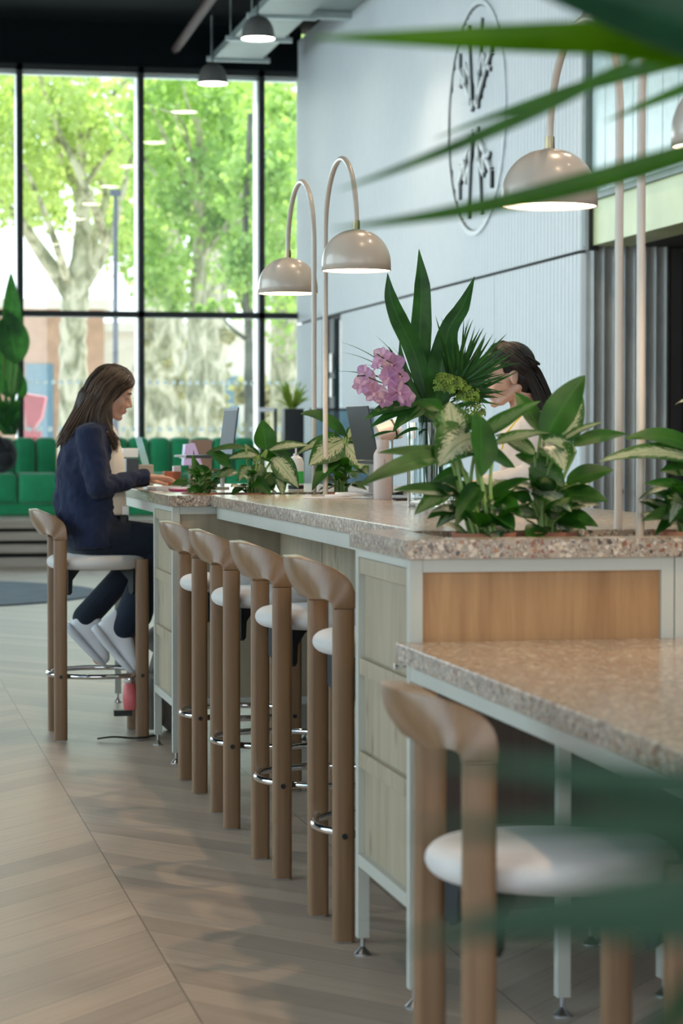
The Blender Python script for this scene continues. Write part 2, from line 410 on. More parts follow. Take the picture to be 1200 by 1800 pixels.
def link(me, name, mat, parent=None, smooth=True, bevel=0, sub=0, solid=0, auto=35):
    o = bpy.data.objects.new(name, me); C.objects.link(o); me.materials.append(M[mat] if isinstance(mat, str) else mat)
    if smooth:
        me.shade_smooth()
        if auto < 180: me.set_sharp_from_angle(angle=R(auto))
    if solid: md = o.modifiers.new('solid', 'SOLIDIFY'); md.thickness = solid; md.offset = 0
    if bevel: md = o.modifiers.new('bevel', 'BEVEL'); md.width = bevel; md.segments = 2; md.limit_method = 'ANGLE'; md.angle_limit = R(50)
    if sub: md = o.modifiers.new('sub', 'SUBSURF'); md.levels = sub; md.render_levels = sub
    if parent:
        o.parent = parent
        o.matrix_parent_inverse = Matrix.Translation(-parent.location) if parent.type == 'EMPTY' and parent.get('_w') else Matrix()
    return o
def tag(o, label=None, cat=None, group=None, kind=None):
    if label: o['label'] = label
    if cat: o['category'] = cat
    if group: o['group'] = group
    if kind: o['kind'] = kind
    return o
def thing(name, label, cat, loc=(0, 0, 0), rz=0, group=None):
    """an Empty at the base of the thing; parts are modelled in its own space"""
    o = bpy.data.objects.new(name, None); C.objects.link(o); o.location = loc; o.rotation_euler = (0, 0, rz)
    o.empty_display_size = .1; return tag(o, label, cat, group)
def wthing(name, label, cat, loc, group=None):
    """as thing(), but its parts are modelled in world coordinates"""
    o = thing(name, label, cat, loc, 0, group); o['_w'] = 1; return o
def copy_tree(o, parent=None):
    c = o.copy(); C.objects.link(c)
    if parent: c.parent = parent
    for ch in list(o.children): copy_tree(ch, c)
    return c
def struct(o): o['kind'] = 'structure'; return o
def catmull(pts, n=8):
    P = [V(p) for p in pts]; P = [P[0] * 2 - P[1]] + P + [P[-1] * 2 - P[-2]]; out = []
    for i in range(1, len(P) - 2):
        for k in range(n):
            t = k / n; a, b, c, d = P[i - 1:i + 3]
            out.append(.5 * ((2 * b) + (c - a) * t + (2 * a - 5 * b + 4 * c - d) * t * t + (3 * b - a - 3 * c + d) * t ** 3))
    out.append(P[-2]); return out

# ================================================================== SETTING
WY = 28.0; WX = 5.10; CY = 16.61; SEAM = 2.66
ZC = 6.1
struct(MB().box((-6.1, -4, -.05), (9, WY, 0)).build('floor', 'floor', smooth=False))
struct(MB().box((-6.1, -4, ZC), (9, WY + .3, ZC + .1)).build('ceiling', 'ceil', smooth=False))
# back wall: dark header above the glazing
struct(MB().box((-6.1, WY - .12, 5.60), (WX, WY + .2, ZC)).build('wall_back', 'ceil', smooth=False))
struct(MB().box((-6.1, WY - .1, 0), (WX, WY + .15, .35)).build('baseboard_back', 'darkmetal', smooth=False))
mull = [1.772, 3.111, 4.47]; mull = [x * WY / 27 for x in mull]; pitch = mull[1] - mull[0]
edges = [mull[0] - pitch * 4, mull[0] - pitch * 3, mull[0] - pitch * 2, mull[0] - pitch] + mull + [WX]
for i in range(len(edges) - 1):
    x0, x1 = edges[i], edges[i + 1]
    wn = wthing('window_%d' % (i + 1), None, None, (x0, WY, .35)); struct(wn)
    f = MB(); d0, d1 = WY - .10, WY + .06
    f.box((x0 - .035, d0, .35), (x0 + .035, d1, 5.6)); f.box((x0, d0, 5.53), (x1, d1, 5.6)); f.box((x0, d0, 2.72), (x1, d1, 2.79)); f.box((x0, d0, .35), (x1, d1, .42))
    f.build('window_frame', 'darkmetal', wn, smooth=False)
    f = MB(); f.box((x0 - .03, d1, .35), (x0 + .03, WY + .34, 5.6)); f.box((x0, d1, 5.5), (x1, WY + .15, 5.58)); f.box((x0, d1, 2.73), (x1, WY + .12, 2.77))
    f.build('outer_cap', 'alu', wn, smooth=False)
    MB().box((x0 + .03, WY - .005, .4), (x1 - .03, WY + .005, 5.55)).build('pane', 'glass', wn, smooth=False)
    dm = MB()
    for zz, rr in ((1.97, .027), (1.43, .03)):
        k = x0 + .1
        while k < x1 - .06:
            dm.lathe([(0, -.001), (rr, -.001), (rr, .001), (0, .001)], (k, WY - .009, zz), 14, Matrix.Rotation(R(90), 4, 'X')); k += .093 if zz > 1.8 else .12
    dm.build('frit_dots', 'dot', wn, smooth=False)
# unseen openings in side and entrance walls, added to let daylight in
wl = MB()
for a, b in (((-6.25, -4, 0), (-6.1, WY, .7)), ((-6.25, -4, 5.1), (-6.1, WY, ZC))): wl.box(a, b)
yy = -4
while yy < WY: wl.box((-6.25, yy, .7), (-6.1, yy + .12, 5.1)); yy += 2.6
struct(wl.build('wall_left', 'darkmetal', smooth=False))
struct(MB().box((-6.18, -4, .7), (-6.17, WY, 5.1)).build('window_20', 'glass', smooth=False))
struct(MB().box((-6.2, -4.15, 4.9), (9, -4, ZC)).box((4.6, -4.15, 0), (9, -4, 4.9)).box((-6.2, -4.15, 0), (-5, -4, 4.9)).build('wall_front', 'wall', smooth=False))
# fluted white wall on the right
def fluted(y0, y1, z0, z1, p=.092, amp=.042, x=WX):
    mb = MB(); rows = [[], []]; y = y0; k = 0; n = int((y1 - y0) / p)
    p = (y1 - y0) / n
    for i in range(n * 8 + 1):
        ph = i / 8 * 2 * math.pi; yy = y0 + i * p / 8
        q_ = abs(((i / 8) % 1) - .5) * 2; d = amp * (1 - max(0, (q_ - .45) / .55) ** 2)
        rows[0].append(V((x - d, yy, z0))); rows[1].append(V((x - d, yy, z1)))
    mb.quadgrid(rows); return mb
def rwall(name, parts):
    mb = MB()
    for (y0, y1, z0, z1) in parts:
        q = fluted(y0, y1, z0, z1); me = bpy.data.meshes.new('t'); q.bm.to_mesh(me); q.bm.free(); mb.bm.from_mesh(me)
    return mb
DY0, DY1 = 25.35, 26.4
w1 = rwall('w', [(CY, 18.98, 0, SEAM - .012), (19.0, 22.2, 0, SEAM - .012), (22.22, DY0, 0, SEAM - .012), (DY1, WY, 0, SEAM - .012), (CY, WY, SEAM + .012, 5.95)])
struct(w1.build('wall_right', 'wall', auto=60))
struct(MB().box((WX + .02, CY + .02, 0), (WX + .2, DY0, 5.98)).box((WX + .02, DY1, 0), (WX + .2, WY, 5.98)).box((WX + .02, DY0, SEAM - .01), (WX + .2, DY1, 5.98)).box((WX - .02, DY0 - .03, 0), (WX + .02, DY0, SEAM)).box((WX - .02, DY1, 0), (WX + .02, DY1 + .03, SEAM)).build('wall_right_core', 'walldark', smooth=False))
# door in it
dr = wthing('door_1', None, None, (WX, DY0, 0)); struct(dr)
MB().box((WX + .02, DY0, 0), (WX + .06, DY1, SEAM - .02)).build('door_leaf', 'black', dr, smooth=False)
MB().box((WX - .02, DY0 + .02, 0), (WX + .02, DY0 + .5, SEAM - .04)).build('door_glass', 'smoke', dr, smooth=False)
MB().box((WX - .01, 26.0, 2.05), (WX + .018, 26.12, 2.25)).box((WX - .01, 26.0, 1.78), (WX + .018, 26.12, 1.98)).build('door_sign', 'steel', dr, smooth=False)
# return wall (wide flutes, facing the camera), dark recess and bulkhead
mb = MB(); rows = [[], []]; n = 8; x0, x1 = WX, 5.72
for i in range(n * 8 + 1):
    ph = i / 8 * 2 * math.pi; d = .03 * math.cos(ph) if i > 3 else .03
    for k, z in ((0, 0), (1, 2.70)): rows[k].append(V((x0 + (x1 - x0) * i / (n * 8), CY - .03 + d, z)))
mb.quadgrid(rows); struct(mb.build('wall_return', plain('grey_fluted_panel', (.46, .48, .47), .45), auto=60))
dd = wthing('door_2', None, None, (5.31, CY - .06, 0)); struct(dd)
MB().box((5.285, CY - .062, .02), (5.295, CY - .058, 1.06)).build('edge_strip', 'steel', dd, smooth=False)
MB().lathe([(.008, 0), (.008, .03), (.022, .032), (.024, .05), (0, .055)], (5.325, CY - .06, .95), 16, Matrix.Rotation(R(90), 4, 'X')).build('door_handle', 'chrome', dd)
struct(MB().box((5.72, CY - .05, 0), (5.80, CY + .4, 2.69)).build('trim_1', 'walldark', smooth=False))
struct(MB().box((WX - .03, CY - .07, 2.69), (WX + .12, CY - .005, 5.95)).build('trim_2', 'tray', smooth=False))
struct(MB().box((WX - .035, CY - .17, 2.66), (WX + .04, CY - .09, 3.15)).build('trim_3', 'black', smooth=False))
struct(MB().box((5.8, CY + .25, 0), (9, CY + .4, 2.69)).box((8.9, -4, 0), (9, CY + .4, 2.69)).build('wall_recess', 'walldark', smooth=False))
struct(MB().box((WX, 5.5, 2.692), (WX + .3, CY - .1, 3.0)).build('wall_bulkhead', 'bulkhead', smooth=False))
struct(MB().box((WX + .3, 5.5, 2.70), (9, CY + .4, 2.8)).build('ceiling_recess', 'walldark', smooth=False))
struct(MB().box((WX - .04, 5.5, 3.0), (WX + .3, CY - .1, 3.05)).build('trim_4', 'tray', smooth=False))
tl = MB(); y = CY - .1
while y > 5.6: tl.box((WX + .01, y - .30, 3.06), (WX + .04, y - .006, 5.95)); y -= .306
tl.build('wall_right_tiles', 'tile', smooth=False, bevel=.004)['kind'] = 'structure'
struct(MB().box((WX + .04, 5.5, 3.05), (WX + .3, CY, 5.98)).build('wall_right_upper', 'tray', smooth=False))
struct(MB().box((WX + .2, CY, 2.7), (WX + .3, WY, 5.98)).build('wall_right_back', 'walldark', smooth=False))
struct(MB().box((WX + .1, -4, 0), (9, -3.9, ZC)).build('wall_front_right', 'wall', smooth=False))
# ceiling services
ct = wthing('cable_tray', 'grey perforated metal tray hung under the black ceiling, running to the windows', 'ceiling tray', (4.2, 24, 5.62))
mb = MB(); mb.box((4.0, 11, 5.62), (4.5, 27.4, 5.64)); mb.box((3.98, 11, 5.62), (4.0, 27.4, 5.70)); mb.box((4.5, 11, 5.62), (4.52, 27.4, 5.70)); mb.build('tray_bed', 'tray', ct, smooth=False)
y = 11.5
for k in range(12):
    mb = MB().box((3.9, y, 5.59), (4.62, y + .05, 5.64)); [mb.tube([(x, y + .02, 5.64), (x, y + .02, ZC)], .006, 6) for x in (3.95, 4.58)]; mb.build('cross_bar', 'rib', ct, smooth=False); y += 1.43
cp = wthing('ceiling_panel', 'wide grey-green ceiling panel next to the fluted wall', 'ceiling panel', (4.8, 20, 5.75))
MB().box((4.55, 9, 5.75), (5.05, 24.8, 5.79)).build('panel_board', 'tray', cp, smooth=False)
MB().box((4.55, 24.75, 5.68), (5.07, 24.85, 5.75)).build('edge_bracket', 'rib', cp, smooth=False)
mb = MB(); mb.tube([(3.3, 10, 5.78), (3.6, 27.7, 5.78)], .05, 10); tag(mb.build('sprinkler_pipe', plain('red_brown_pipe', (.05, .022, .02), .7)), 'thin red-brown pipe running beneath the black ceiling beside the tray', 'pipe')
# track spotlights (the room's own downlights)
sp_pos = [(-0.5, 3.6), (2.5, 3.0), (-.5, 6.4), (2.6, 4.8), (-.5, 9.2), (2.7, 7.6), (.6, 11.5), (2.8, 10.8)]
proto = None
for i, (x, y) in enumerate(sp_pos):
    if proto is None:
        proto = thing('ceiling_spotlight', 'small black cylinder spotlight on the dark ceiling above the counter', 'spotlight', (x, y, ZC), 0, 'ceiling spotlights above the counter')
        MB().lathe([(.012, 0), (.012, -.5)], seg=10).build('stem', 'black', proto)
        MB().lathe([(.0, -.5), (.05, -.5), (.05, -.66), (.046, -.66), (.044, -.6), (0, -.6)]).build('housing', 'black', proto)
        o = proto
    else: o = copy_tree(proto); o.location = (x, y, ZC)
    light('ceiling_spotlight_beam', 'SPOT', (x, y, ZC - .67), 230 if x > 2 else 85, (1, .72, .47) if x > 2 else (1, .90, .78), aim=(x + .05, y, 0), spot_size=R(75), spot_blend=.6, shadow_soft_size=.05)

# ================================================================== OUTSIDE
struct(MB().box((-60, WY + .4, -.3), (80, 140, -.1)).build('ground', 'paving', smooth=False))
def foliage(name, blobs, n, size, mat, parent, seed=1, kind=None):
    rnd = random.Random(seed); vs = []; fs = []; tot = sum(b[1][0] * b[1][1] * b[1][2] for b in blobs)
    for c, r in blobs:
        k = int(n * r[0] * r[1] * r[2] / tot); clumps = [(rnd.gauss(0, 1), rnd.gauss(0, 1), rnd.gauss(0, 1)) for _ in range(max(6, k // 45))]
        cl = []
        for q in clumps:
            L = math.sqrt(sum(a * a for a in q)) or 1; s_ = rnd.uniform(.45, 1.0) / L; cl.append([a * s_ for a in q])
        for _ in range(k):
            q = rnd.choice(cl); p = V([c[a] + r[a] * q[a] + rnd.gauss(0, .13) * min(r) for a in range(3)])
            a = V((rnd.gauss(0, 1), rnd.gauss(0, 1), rnd.gauss(0, 1) - .2)).normalized(); b = a.cross(V((rnd.gauss(0, 1), rnd.gauss(0, 1), rnd.gauss(0, 1)))).normalized()
            s_ = size * rnd.uniform(.6, 1.3); i = len(vs); nn = a.cross(b)
            vs += [p, p + a * s_ * .5 + b * s_ * .42 + nn * s_ * .1, p + a * s_, p + a * s_ * .5 - b * s_ * .42 + nn * s_ * .1]; fs.append((i, i + 1, i + 2, i + 3))
    me = bpy.data.meshes.new(name); me.from_pydata(vs, [], fs); o = link(me, name, mat, parent, False)
    if kind: o['kind'] = kind
    return o
def tree(base, trunk, branches, blobs, n, size, label, seed, bark='bark', fol='fol', cat='tree'):
    t = wthing('tree', label, cat, base)
    mb = MB(); pts = catmull([p for p, r in trunk], 5); rad = []
    for i in range(len(pts)):
        q = i / (len(pts) - 1) * (len(trunk) - 1); a = int(min(q, len(trunk) - 2)); rad.append((trunk[a][1] * (1 - (q - a)) + trunk[a + 1][1] * (q - a)) * (1 + .08 * math.sin(i * 2.3)))
    mb.tube(pts, rad, 12); mb.build('trunk', bark, t)
    mb = MB()
    for ps, r0 in branches:
        pp = catmull(ps, 5); mb.tube(pp, [r0 * (1 - .8 * i / (len(pp) - 1)) for i in range(len(pp))], 7)
    if branches: mb.build('branches', bark, t)
    foliage('foliage', blobs, n, size, fol, t, seed)
    return t
rb = random.Random(3)
def mkbr(start, n, spread, L, r):
    out = []
    for i in range(n):
        a = rb.uniform(0, 2 * math.pi); d = V((math.cos(a) * spread, math.sin(a) * spread * .6, rb.uniform(.5, 1.2))); p = V(start) + V((0, 0, rb.uniform(-.3, 1.2)))
        out.append(([p, p + d * L * .35 + V((rb.uniform(-.2, .2), 0, .1)), p + d * L * .7 + V((rb.uniform(-.4, .4), 0, .2)), p + d * L], r * rb.uniform(.6, 1.1)))
    return out
T1 = at(130, 760, 44)
def bp(px, py, Y): return at(px, py, Y)
# big plane tree behind the second pane
brs = [([bp(125, 520, 44), bp(70, 440, 44), bp(20, 370, 43.5), bp(-40, 330, 43)], .17), ([bp(140, 520, 44), bp(150, 400, 44), bp(120, 300, 44.5), bp(60, 190, 45)], .16),
       ([bp(150, 500, 44), bp(185, 430, 44), bp(150, 330, 43), bp(95, 210, 43), bp(60, 100, 42)], .12), ([bp(160, 480, 44), bp(165, 420, 44.5), bp(185, 330, 45), bp(120, 250, 45), bp(105, 130, 45)], .12),
       ([bp(120, 500, 44), bp(95, 420, 43), bp(60, 330, 42.5), bp(20, 250, 42)], .09), ([bp(160, 470, 44), bp(200, 400, 44), bp(225, 300, 44), bp(260, 180, 44)], .1)] + mkbr(bp(140, 350, 44), 6, 1.0, 2.6, .07)
tree((T1.x, 44, -.1), [((T1.x, 44, -.15), .33), (bp(130, 700, 44), .27), (bp(128, 600, 44), .24), (bp(132, 540, 44), .25), (bp(140, 470, 44), .19), (bp(145, 380, 44), .13), (bp(140, 250, 44), .08)], brs,
     [(bp(120, 150, 44), (2.6, 2.2, 2.0)), (bp(60, 260, 43), (1.5, 1.6, 1.3)), (bp(200, 300, 45), (1.3, 1.5, 1.6)), (bp(30, 130, 44), (1.4, 1.5, 1.2)), (bp(210, 450, 46), (.7, 1, .5))], 6500, .15,
     'tall plane tree with thick mottled trunk forking, behind the second pane from left', 5, 'bark', 'fol2')
T2 = at(345, 760, 40)
tree((T2.x, 40, -.1), [((T2.x, 40, -.15), .2), (bp(345, 600, 40), .16), (bp(350, 450, 40), .12), (bp(350, 200, 40), .05)], mkbr(bp(350, 450, 40), 9, 1.0, 2.2, .05),
     [(bp(340, 230, 40), (1.35, 1.3, 1.5)), (bp(320, 430, 40), (1.1, 1.1, 1.0)), (bp(400, 330, 40.5), (.8, 1, 1.3)), (bp(300, 520, 40), (.7, .8, .35))], 6500, .14,
     'leafy bright green tree filling the third window pane', 6, 'bark', 'fol')
T3 = at(440, 760, 36)
tree((T3.x, 36, -.1), [((T3.x, 36, -.15), .085), (bp(437, 690, 36), .07), (bp(437, 590, 36), .06), (bp(430, 450, 36), .05), (bp(440, 200, 36), .04)],
     [([bp(437, 600, 36), bp(405, 575, 36), bp(380, 540, 36)], .035), ([bp(437, 590, 36), bp(420, 520, 36), bp(380, 460, 36)], .03), ([bp(436, 560, 36), bp(470, 500, 36), bp(500, 420, 36)], .03)],
     [(bp(440, 470, 36), (.7, .8, .75)), (bp(470, 330, 36), (.65, .8, 1.1)), (bp(400, 540, 36), (.5, .5, .16)), (bp(500, 250, 37), (.6, .8, 1.2)), (bp(520, 450, 37), (.6, .6, .9))], 5500, .12,
     'slim dark-trunked young tree beside the third window mullion', 7, 'barkd', 'fol')
T4 = at(500, 760, 52)
tree((T4.x, 52, -.1), [((T4.x, 52, -.15), .35), (bp(500, 600, 52), .3), (bp(495, 400, 52), .2), (bp(490, 200, 52), .1)], mkbr(bp(495, 400, 52), 7, 1, 3, .08),
     [(bp(480, 250, 52), (2.2, 2, 3)), (bp(380, 200, 54), (2.4, 2, 2.6)), (bp(560, 500, 52), (1.5, 1.5, 2))], 5000, .2, 'dense green tree standing behind the right-hand window pane', 8, 'bark', 'fol')
T5 = at(-60, 760, 50)
tree((T5.x, 50, -.1), [((T5.x, 50, -.15), .35), (bp(-60, 600, 50), .3), (bp(-50, 400, 50), .2), (bp(-30, 200, 50), .1)], mkbr(bp(-50, 400, 50), 7, 1, 3, .1),
     [(bp(-30, 200, 50), (2.4, 2, 2.4)), (bp(10, 330, 50), (1.6, 1.6, .9))], 3800, .2, 'plane tree whose branches reach across the leftmost window pane', 9, 'bark', 'fol2')
T6 = at(230, 760, 58)
tree((T6.x, 58, -.1), [((T6.x, 58, -.15), .45), (bp(270, 600, 58), .4), (bp(275, 400, 58), .25), (bp(270, 200, 58), .1)], mkbr(bp(270, 400, 58), 7, 1, 3, .1),
     [(bp(260, 220, 58), (3.4, 2, 3.2)), (bp(400, 350, 60), (3, 2, 2.6))], 3200, .26, 'distant tree between the two nearer plane trees', 10, 'bark', 'fol2')
# creeper covered stone wall / trunks low on the right
for i, (a, b, Y, lab) in enumerate([(255, 325, 47, 'broad mottled tree trunk seen low behind the third pane, left one'), (335, 400, 50, 'broad mottled tree trunk seen low behind the third pane, right one')]):
    p = at((a + b) / 2, 765, Y); r = (b - a) / 2 / F * Y
    t = wthing('tree', lab, 'tree', (p.x, Y, -.1))
    MB().tube(catmull([(p.x, Y, -.15), at((a + b) / 2 - 4, 700, Y), at((a + b) / 2 + 2, 600, Y), at((a + b) / 2 + 8, 480, Y), at((a + b) / 2, 330, Y)], 6), [r * (1.15 - .5 * i / 24 + .06 * math.sin(i * 1.7)) for i in range(25)], 14).build('trunk', 'bark', t)
    foliage('creeper', [(tuple(at((a + b) / 2, 680, Y)), (r * 1.25, r, 1.0)), (tuple(at((a + b) / 2, 600, Y)), (r * 1.3, r, .5))], 900, .16, 'fol3', t, 20 + i)
hd = wthing('hedge', 'low dry yellow-green hedge outside in front of the pale building', 'hedge', (4.5, 55, -.1))
foliage('hedge_leaves', [(tuple(at(380, 720, 55)), (2.6, .6, .7)), (tuple(at(500, 720, 55)), (1.6, .6, .8))], 1500, .2, 'fol3', hd, 31)
lp = wthing('street_lamp', 'thin grey street lamp post outside, in front of the big plane tree', 'street lamp', (3.9, 38, -.1))
b0 = at(203, 760, 38); MB().tube([(b0.x, 38, -.12), (b0.x, 38, 2), at(203, 335, 38)], [.05, .045, .035], 10).build('post', 'lamppost', lp)
MB().box(at(193, 345, 38.05) , at(213, 333, 37.95)).build('lamp_head', 'lamppost', lp)
def building(name, label, x0, x1, Y, h, mat, wins):
    t = wthing(name, label, 'building', ((x0 + x1) / 2, Y, -.1))
    MB().box((x0, Y, -.15), (x1, Y + 6, h)).build('wall', mat, t, smooth=False)
    for (a, b, z0, z1) in wins:
        MB().box((a, Y - .06, z0), (b, Y + .05, z1)).build('window', 'winblue', t, smooth=False)
    MB().box((x0 - .2, Y - .2, h), (x1 + .2, Y + 6.2, h + .25)).build('cornice', 'render', t, smooth=False)
building('brick_building', 'pinkish brick building with blue windows seen low through the left panes', -6, 6.2, 62, 4.6, 'brick', [(x, x + .7, .9, 3.2) for x in (-4.5, -2.5, .5, 2.6, 4.2)])
building('pale_building', 'pale rendered building low behind the trunks on the right', 6.6, 18, 66, 4.2, 'render', [(x, x + .8, 1, 3) for x in (7.4, 9.5, 12)])
# red angled playground-like seat outside
rc = wthing('red_planter_stand', 'red tapering plastic stand outside the window behind the sofa', 'stand', (2.2, 30.5, -.1))
q = [at(38, 690, 30.5), at(80, 697, 30.5), at(72, 735, 30.5), at(48, 768, 30.5)]
mb = MB(); q2 = [p + V((.05, .25, 0)) for p in q]
vv = [mb.bm.verts.new(p) for p in q + q2]
for f in ((0, 1, 2, 3), (7, 6, 5, 4), (0, 4, 5, 1), (1, 5, 6, 2), (2, 6, 7, 3), (3, 7, 4, 0)): mb.bm.faces.new([vv[i] for i in f])
mb.build('tapered_body', 'redf', rc, smooth=False, bevel=.02)
b0 = at(58, 768, 30.6); MB().box((b0.x - .12, 30.45, -.1), (b0.x + .1, 30.7, 1.42)).build('post', 'redf', rc, smooth=False, bevel=.02)

# ================================================================== LOUNGE
struct(MB().lathe([(0, 0), (1.93, 0), (1.93, .012), (0, .012)], (.1, 20.9, .001), 96).build('rug_base', 'rug'))
o = bpy.data.objects['rug_base']; o.name = 'round_rug'; del o['kind']; tag(o, 'large round slate-grey rug on the floor before the wooden platform', 'rug')
pl = wthing('platform', 'pale wood seating platform with dark slots carrying the green sofa', 'platform', (1, 25, 0))
mb = MB(); mb.box((-6, 24.95, .40), (4.4, 28 - .15, .49)); mb.build('platform_top', 'step', pl, smooth=False, bevel=.006)
for z0, z1 in ((.0, .10), (.145, .235), (.275, .365)): MB().box((-6, 24.98, z0), (4.4, 25.1, z1)).build('slat', 'step', pl, smooth=False, bevel=.006)
MB().box((-6, 25.15, .0), (4.4, 25.3, .40)).build('dark_core', 'black', pl, smooth=False)
def sofa(x0, x1, y, label, n_seat):
    t = wthing('sofa', label, 'sofa', ((x0 + x1) / 2, y, .49), 'green channel-tufted sofas')
    MB().box((x0, y + .06, .49), (x1, y + .85, .66)).build('base', 'green', t, smooth=False, bevel=.03)
    k = n_seat; wd = (x1 - x0) / k
    for i in range(k):
        mb = MB().box((x0 + i * wd + .004, y, .62), (x0 + (i + 1) * wd - .004, y + .8, .95)); mb.build('seat_cushion', 'green', t, bevel=.05, auto=180)
    k = int((x1 - x0) / .225); wd = (x1 - x0) / k
    for i in range(k):
        mb = MB().box((x0 + i * wd + .002, y + .55, .85), (x0 + (i + 1) * wd - .002, y + .88, 1.335)); mb.build('back_channel', 'green', t, bevel=.06, auto=180)
sofa(-1.6, 2.15, 26.1, 'green velvet channel-tufted sofa on the platform at the left edge', 8)
sofa(2.22, 4.35, 26.1, 'green velvet channel-tufted sofa on the platform behind the far desk', 5)
bk = wthing('backpack', 'black backpack lying on the green sofa at the left edge', 'backpack', (1.45, 26.4, .95))
mb = MB(); c = at(-2, 800, 26.3); mb.ell(c, (.2, .16, .2)); mb.ell(c + V((-.05, 0, .12)), (.14, .13, .1)); mb.ell(c + V((.04, -.12, -.05)), (.12, .06, .1)); mb.build('pack', fabric('black_nylon', (.006, .007, .01), (.02, .022, .03), 60), bk, auto=180)
MB().tube([c + V((-.12, -.12, .1)), c + V((0, -.2, .2)), c + V((.12, -.12, .0))], .012, 6).build('strap', 'black', bk)
# strelitzia behind the sofa
st = wthing('strelitzia_plant', 'tall bird-of-paradise plant with broad green leaves behind the sofa, left edge', 'plant', (1.6, 27.3, .49))
mb = MB(); Y = 27.35
mb.leaf(at(22, 600, Y), at(19, 478, Y), .22, (0, -1, .1), .0, .3, 0, .6)
mb.leaf(at(30, 640, Y - .1), at(12, 545, Y - .1), .36, (.15, -1, .1), .05, .2, 0, .8)
mb.leaf(at(22, 700, Y), at(-8, 600, Y), .34, (.3, -1, .0), .0, .25, 0, .7)
mb.leaf(at(40, 700, Y + .1), at(36, 650, Y), .12, (0, -1, 0), .0, .2, 0, .7)
mb.leaf(at(5, 610, Y), at(-60, 520, Y), .3, (.3, -1, .0), .0, .25, 0, .7)
for k in range(26):
    a = random.uniform(-30, 48); mb.leaf(at(random.uniform(5, 30), 765, Y - random.uniform(0, .2)), at(a, random.uniform(680, 740), Y - random.uniform(-.1, .3)), .07, (random.uniform(-.5, .5), -1, .2), random.uniform(0, .1), .2, 0, .7, n=6)
mb.build('leaves', 'leafb', st, auto=180)
mb = MB()
for (a, b, c_, d) in ((20, 765, 22, 600), (24, 765, 30, 640), (18, 765, 22, 700), (22, 765, 5, 610)): mb.tube(catmull([at(a, b, Y), at((a + c_) / 2 - 3, (b + d) / 2, Y), at(c_, d, Y)], 5), .014, 6)
mb.build('stalks', 'stem', st)
MB().lathe([(.14, .49), (.2, .55), (.2, 1.3), (.185, 1.3), (.18, 1.25), (0, 1.25)], (1.75, 27.4, 0)).build('pot', 'black', st)
# tall narrow planter with spiky grass, by the door
gp = wthing('tall_planter', 'tall dark planter with spiky yellow-green grass near the fluted wall', 'planter', (4.28, 24, 0))
c = at(514, 718, 24); MB().box((c.x - .1, 23.9, 0), (c.x + .1, 24.1, c.z)).build('planter_box', 'darkmetal', gp, smooth=False, bevel=.006)
mb = MB()
for k in range(60):
    a = random.uniform(0, 2 * math.pi); d = random.uniform(.05, .22); h = random.uniform(.05, .30); mb.leaf((c.x + .03 * math.cos(a), 24 + .03 * math.sin(a), c.z), (c.x + d * math.cos(a), 24 + d * math.sin(a), c.z + h), .018, (0, -1, .5), .35, .3, 0, .5, n=6, m=1)
mb.build('grass', leafmat('dry_grass', (.12, .22, .03), (.35, .42, .08), (.5, .5, .3), .3), gp, auto=180)
gs = wthing('glass_screen', 'blue-grey glass screen with dark top rail in front of the door', 'screen', (4.7, 23.6, 0))
MB().box((4.42, 23.6, .05), (5.05, 23.61, 1.60)).build('pane', 'smoke', gs, smooth=False)
MB().box((4.40, 23.59, 1.60), (5.06, 23.62, 1.625)).build('top_rail', 'darkmetal', gs, smooth=False)
fr = wthing('display_stand', 'slim black post with a pale horizontal bar beside the tall planter', 'stand', (4.0, 23.3, 0))
a = at(484, 718, 23.3); MB().tube([(a.x, 23.3, 0), (a.x, 23.3, a.z)], .016, 8).build('post', 'black', fr)
b = at(455, 720, 23.3); MB().box((b.x, 23.29, b.z - .02), (a.x, 23.31, b.z + .02)).build('bar', 'alu', fr, smooth=False)
MB().tube([(b.x, 23.3, 0), (b.x, 23.3, b.z)], .012, 8).build('post', 'alu', fr)

# ================================================================== COUNTER ISLAND
ZT = 1.10; TH = .044; ZB = ZT - TH
XL, XR = 1.245, 2.60; ML, MR = 1.415, 2.43
def planter_slab(y0, y1, label):
    mb = MB(); tx0, tx1, ty0, ty1 = XL + .13, XR - .13, y0 + .13, y1 - .12
    for a, b in (((XL, y0), (XR, ty0)), ((XL, ty1), (XR, y1)), ((XL, ty0), (tx0, ty1)), ((tx1, ty0), (XR, ty1))): mb.box((a[0], a[1], ZB), (b[0], b[1], ZT))
    t = wthing('stone_worktop', label, 'worktop', (XL, y0, ZB))
    mb.build('slab', 'terrazzo', t, smooth=False)
    return t
N0, N1 = 5.47, 6.12; F0, F1 = 9.80, 10.47; D1 = 12.25
planter_slab(N0, N1, 'terrazzo top with sunken plant trough on the near planter cabinet')
planter_slab(F0, F1, 'terrazzo top with sunken plant trough on the far planter cabinet')
def foot(mb, x, y):
    mb.lathe([(0, 0), (.022, .0), (.022, .004), (.012, .014), (.006, .022), (.006, .045), (0, .045)], (x, y, 0), 16)
